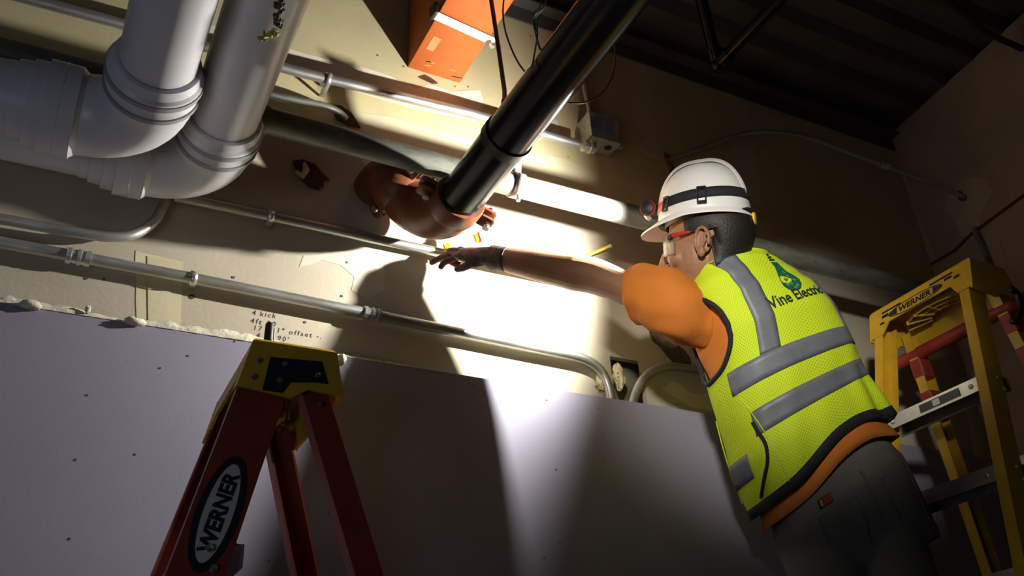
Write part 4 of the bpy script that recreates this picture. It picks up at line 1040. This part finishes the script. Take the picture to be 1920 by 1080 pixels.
# brim: rain lip all round, visor in front
br = MB(); rows = []
for k in range(NA + 1):
    a = 2 * PI * k / NA; c = math.cos(a); vis = max(0, (c - .25) / .75) ** .8 if c > .25 else 0
    p = shell(0, a); o = hd(.003 + (.110 + .006 + .040 * vis) * math.cos(a), (.099 + .006 + .004 * vis) * math.sin(a), RIM - .004 - .016 * vis)
    rows.append([p + hu * .004, lerp(p, o, .5) + hu * .002, o, o - hu * .004, lerp(p, o, .5) - hu * .003, p - hu * .004])
br.loft(rows, closed=True); br.build('brim', M['hat'], hat, ang=60)
# central ridge
rg = MB(); rows = []
for i in range(25):
    u = .18 + .82 * (i / 12 if i <= 12 else (24 - i) / 12); a = 0 if i <= 12 else PI
    u = min(u, .995)
    c = shell(u, a); 
    hgt = .0055 * math.sin(PI * i / 24) ** .5
    nv_ = (c - hd(-.012, 0, RIM - .02)).normalized()
    rows.append([c + hl * .026 - nv_ * .006, c + hl * .018 + nv_ * hgt, c - hl * .018 + nv_ * hgt, c - hl * .026 - nv_ * .006])
rg.loft(rows, closed=False); rg.build('ridge', M['hat'], hat, ang=60)
# suspension band under the shell
sb_ = MB(); sb_.loft([[hd(-.004 + .102 * math.cos(a), .084 * math.sin(a), RIM + z) for a in [2 * PI * k / 40 for k in range(41)]] for z in (-.012, .02)], closed=False)
o = sb_.build('suspension_band', M['black'], hat); md = o.modifiers.new('s', 'SOLIDIFY'); md.thickness = .003
kn_ = MB(); kn_.lathe(hd(-.104, 0, RIM - .010), -hf, [(0, .016), (.012, .016), (.014, .013), (.014, 0)], 16); kn_.build('ratchet_knob', M['tool_yel'], hat)
# headlamp strap
def strapring(a0, a1, z0, zs, wd, m, nm, ex=.003):
    b = MB(); rows = []
    n = 40
    for i in range(n + 1):
        a = lerp(a0, a1, i / n); zc_ = z0 + zs * (1 - math.cos(a)) / 2
        rr = []
        for s in (-1, 1):
            z = zc_ + s * wd / 2; u = math.asin(max(0, min(1, z / .139))) / (PI / 2)
            rr.append(shell(u, a, ex))
        rows.append(rr)
    b.loft(rows, closed=False); o = b.build(nm, M[m], hat, ang=60); md = o.modifiers.new('s', 'SOLIDIFY'); md.thickness = .0025; return o
strapring(D(42), D(318), .034, .012, .024, 'trim', 'headlamp_strap')
strapring(D(14), D(44), .034, .012, .020, 'orange_band', 'headlamp_band')
strapring(D(316), D(346), .034, .012, .020, 'orange_band', 'headlamp_band')
def clip(a, z, w_=.014, h=.040):
    u = math.asin(max(0, min(1, z / .139))) / (PI / 2); c = shell(u, a, .007); n_ = (shell(u, a, .02) - shell(u, a)).normalized(); tg = (shell(u, a + .05) - shell(u, a - .05)).normalized(); up2 = tg.cross(n_)
    for q in (-1, 1):
        MB().bbox(c + tg * (q * w_ * .55), (.004, .006, h), (tg, n_, up2), b=.0015).build('strap_clip', M['black'], hat)
    MB().bbox(c + up2 * h * .45, (w_ * 1.3, .006, .005), (tg, n_, up2), b=.0015).build('strap_clip', M['black'], hat)
    MB().bbox(c - up2 * h * .45, (w_ * 1.3, .008, .006), (tg, n_, up2), b=.0015).build('strap_clip', M['black'], hat)
clip(D(52), .030); clip(D(100), .034, .018, .044); clip(D(-52), .030); clip(D(-100), .034, .018, .044)
# lamp housing
lc = hd(.128, 0, RIM + .046)
lamp = MB().bbox(lc, (.030, .056, .036), (hf, hl, hu), b=.008).build('headlamp', M['black'], hat)
MB().lathe(lc + hl * .024 + hf * .006, hl, [(0, .019), (.010, .019), (.012, .0165), (.0125, 0)], 22).build('hinge_knob', M['black'], hat)
MB().lathe(lc + hl * .026 + hf * .006, hl, [(0, .0212), (.002, .0212), (.002, .019)], 22, cap=False).build('red_rim', M['lens_red'], hat)
md_ = (hf * .92 - hu * .38).normalized()
MB().lathe(lc + hf * .012, md_, [(0, .022), (.010, .024), (.012, .021), (.012, 0)], 22).build('bezel', M['galv_bright'], hat)
lens = bpy.data.materials.new('lamp_lens'); lens.use_nodes = True
lb = lens.node_tree.nodes['Principled BSDF']; lb.inputs['Emission Color'].default_value = (1, .95, .85, 1); lb.inputs['Emission Strength'].default_value = 12
MB().lathe(lc + hf * .012 + md_ * .0121, md_, [(0, .018), (.001, .018), (.001, 0)], 20).build('lens', lens, hat)
LAMP = lc + hf * .012 + md_ * .018
spot('headlamp_beam', LAMP, at(690, 420, 0), 107, 156, .6, .009, (1.0, 0.96, 0.89))
# --- safety glasses
glm = bpy.data.materials.new('clear_lens'); glm.use_nodes = True
gb = glm.node_tree.nodes['Principled BSDF']; gb.inputs['Base Color'].default_value = (.95, .95, .85, 1); gb.inputs['Transmission Weight'].default_value = .92; gb.inputs['Roughness'].default_value = .05; gb.inputs['IOR'].default_value = 1.15
gl = MB(); rows = []
for i in range(21):
    a = D(-62 + 124 * i / 20); e = math.cos(a)
    rows.append([hd(.020 + .086 * math.cos(a), .082 * math.sin(a), z) for z in (.032, .015, -.002 - .012 * abs(math.sin(a * 1.2)), -.018 + .010 * (1 - abs(math.sin(a * 1.4))))])
gl.loft(rows, closed=False); go = gl.build('safety_glasses', glm, person, ang=60); go['label'] = 'clear safety glasses with red temples'
md = go.modifiers.new('s', 'SOLIDIFY'); md.thickness = .002
for s in (-1, 1):
    MB().tube([hd(.066, s * .074, .024), hd(.045, s * .079, .026), hd(.02, s * .081, .027)], [.0045, .005, .0035], 8).build('temple', M['lens_red'], go)
    MB().tube([hd(.074, s * .070, .020), hd(.064, s * .076, .024)], [.006, .006], 8).build('hinge', M['black'], go)
    MB().tube([hd(.02, s * .081, .027), hd(-.005, s * .083, .030), hd(-.02, s * .084, .022)], .003, 8).build('temple_tip', M['black'], go)
# --- left glove with five fingers round the tool
gm = MB()
ax_ = (PALM - WR).normalized()
gback = (UP * .75 + V((-.3, -.55, 0)));  gback = (gback - ax_ * gback.dot(ax_)).normalized(); gs = ax_.cross(gback).normalized()    # gs: across the knuckles
rows = []
for s_, r1_, r2_ in ((-.028, .031, .030), (.0, .033, .030), (.03, .040, .026), (.06, .044, .022), (.085, .043, .019), (.10, .036, .012)):
    c = WR + ax_ * (s_ + .012)
    rows.append([c + gs * (r1_ * math.cos(a)) + gback * (r2_ * math.sin(a)) for a in [2 * PI * k / 18 for k in range(18)]])
gm.loft(rows, cap=True)
kn0 = WR + ax_ * .095
def fing(path, r=.0105):
    gm.tube(spline(path, 4), [r * (1 - .22 * i / (4 * (len(path) - 1))) for i in range(4 * (len(path) - 1) + 1)], 10)
    gm.ell(path[-1], r * .8, r * .8, r * .8, nu=10, nv=6)
fdep = 2.43
fing([kn0 + gs * -.030, atd(846, 478, 2.495), atd(826, 484, 2.485), atd(810, 492, 2.475)])
fing([kn0 + gs * -.010, atd(848, 486, 2.465), atd(834, 492, 2.455), atd(827, 500, 2.445)])
fing([kn0 + gs * .012, kn0 + gs * .014 + ax_ * .025 + gback * .004, atd(846, 470, 2.52), atd(838, 480, 2.53)], .0102)
fing([kn0 + gs * .030, kn0 + gs * .034 + ax_ * .018 + gback * .002, atd(858, 466, 2.535), atd(852, 478, 2.54)], .0092)
fing([WR + ax_ * .035 - gback * .012 - gs * .02, atd(880, 497, 2.43), atd(868, 502, 2.43), atd(858, 504, 2.435)], .0125)
glv = remeshed(gm, 'glove', .0026, M['glove'], person, 2); glv['label'] = 'brown knit work glove gripping a small tool'
cf = MB(); cf.lathe(WR - ax_ * .022, ax_, [(-.004, .030), (-.006, .0325), (0, .0335), (.006, .0325), (.010, .0345), (.015, .033), (.020, .035), (.026, .0335), (.032, .0355), (.038, .034)], 22, cap=False)
cf.build('cuff', M['glove'], glv, ang=80)
MB().lathe(WR - ax_ * .030, ax_, [(0, .031), (0, .0335), (.007, .034), (.007, .031)], 22, cap=False).build('cuff_edge', M['cuff'], glv)
# --- what he holds and what lies about
ht = thing('hand_tool', 'small yellow and red tool held in the gloved hand under the orange elbow', 'tool', PALM)
ta, tb = atd(834, 466, 2.53), atd(898, 446, 2.54)
td = (tb - ta).normalized(); tu = (UP - td * UP.dot(td)).normalized(); tn = td.cross(tu)
MB().bbox((ta + tb) / 2, ((tb - ta).length, .016, .022), (td, tn, tu), b=.003).build('body', M['lad_white'], ht)  # pale colour paints in the burnt-out glare on the tool's middle
MB().bbox(ta + td * .008, (.020, .018, .024), (td, tn, tu), b=.003).build('yellow_grip', M['tool_yel'], ht)
MB().bbox(tb - td * .006, (.012, .018, .025), (td, tn, tu), b=.002).build('yellow_grip', M['tool_yel'], ht)
MB().bbox(tb + td * .002, (.004, .018, .030), (td, tn, tu), b=.001).build('end_cap', M['tool_red'], ht)
MB().tube([atd(838, 486, 2.49), atd(852, 494, 2.475), atd(864, 498, 2.47)], [.009, .010, .009], 12).build('handle', M['tool_red'], ht)
pc = thing('pencil', 'yellow pencil sticking out from the wall above the forearm', 'pencil', at(1146, 460, -.09))
pa_, pb_ = at(1092, 484, -.004), at(1146, 460, -.055)
MB().tube([pa_, lerp(pa_, pb_, .9)], .0055, 6).build('shaft', M['tool_yel'], pc)
MB().tube([lerp(pa_, pb_, .9), pb_], [.0056, .0056], 10).build('eraser', M['tape'], pc)
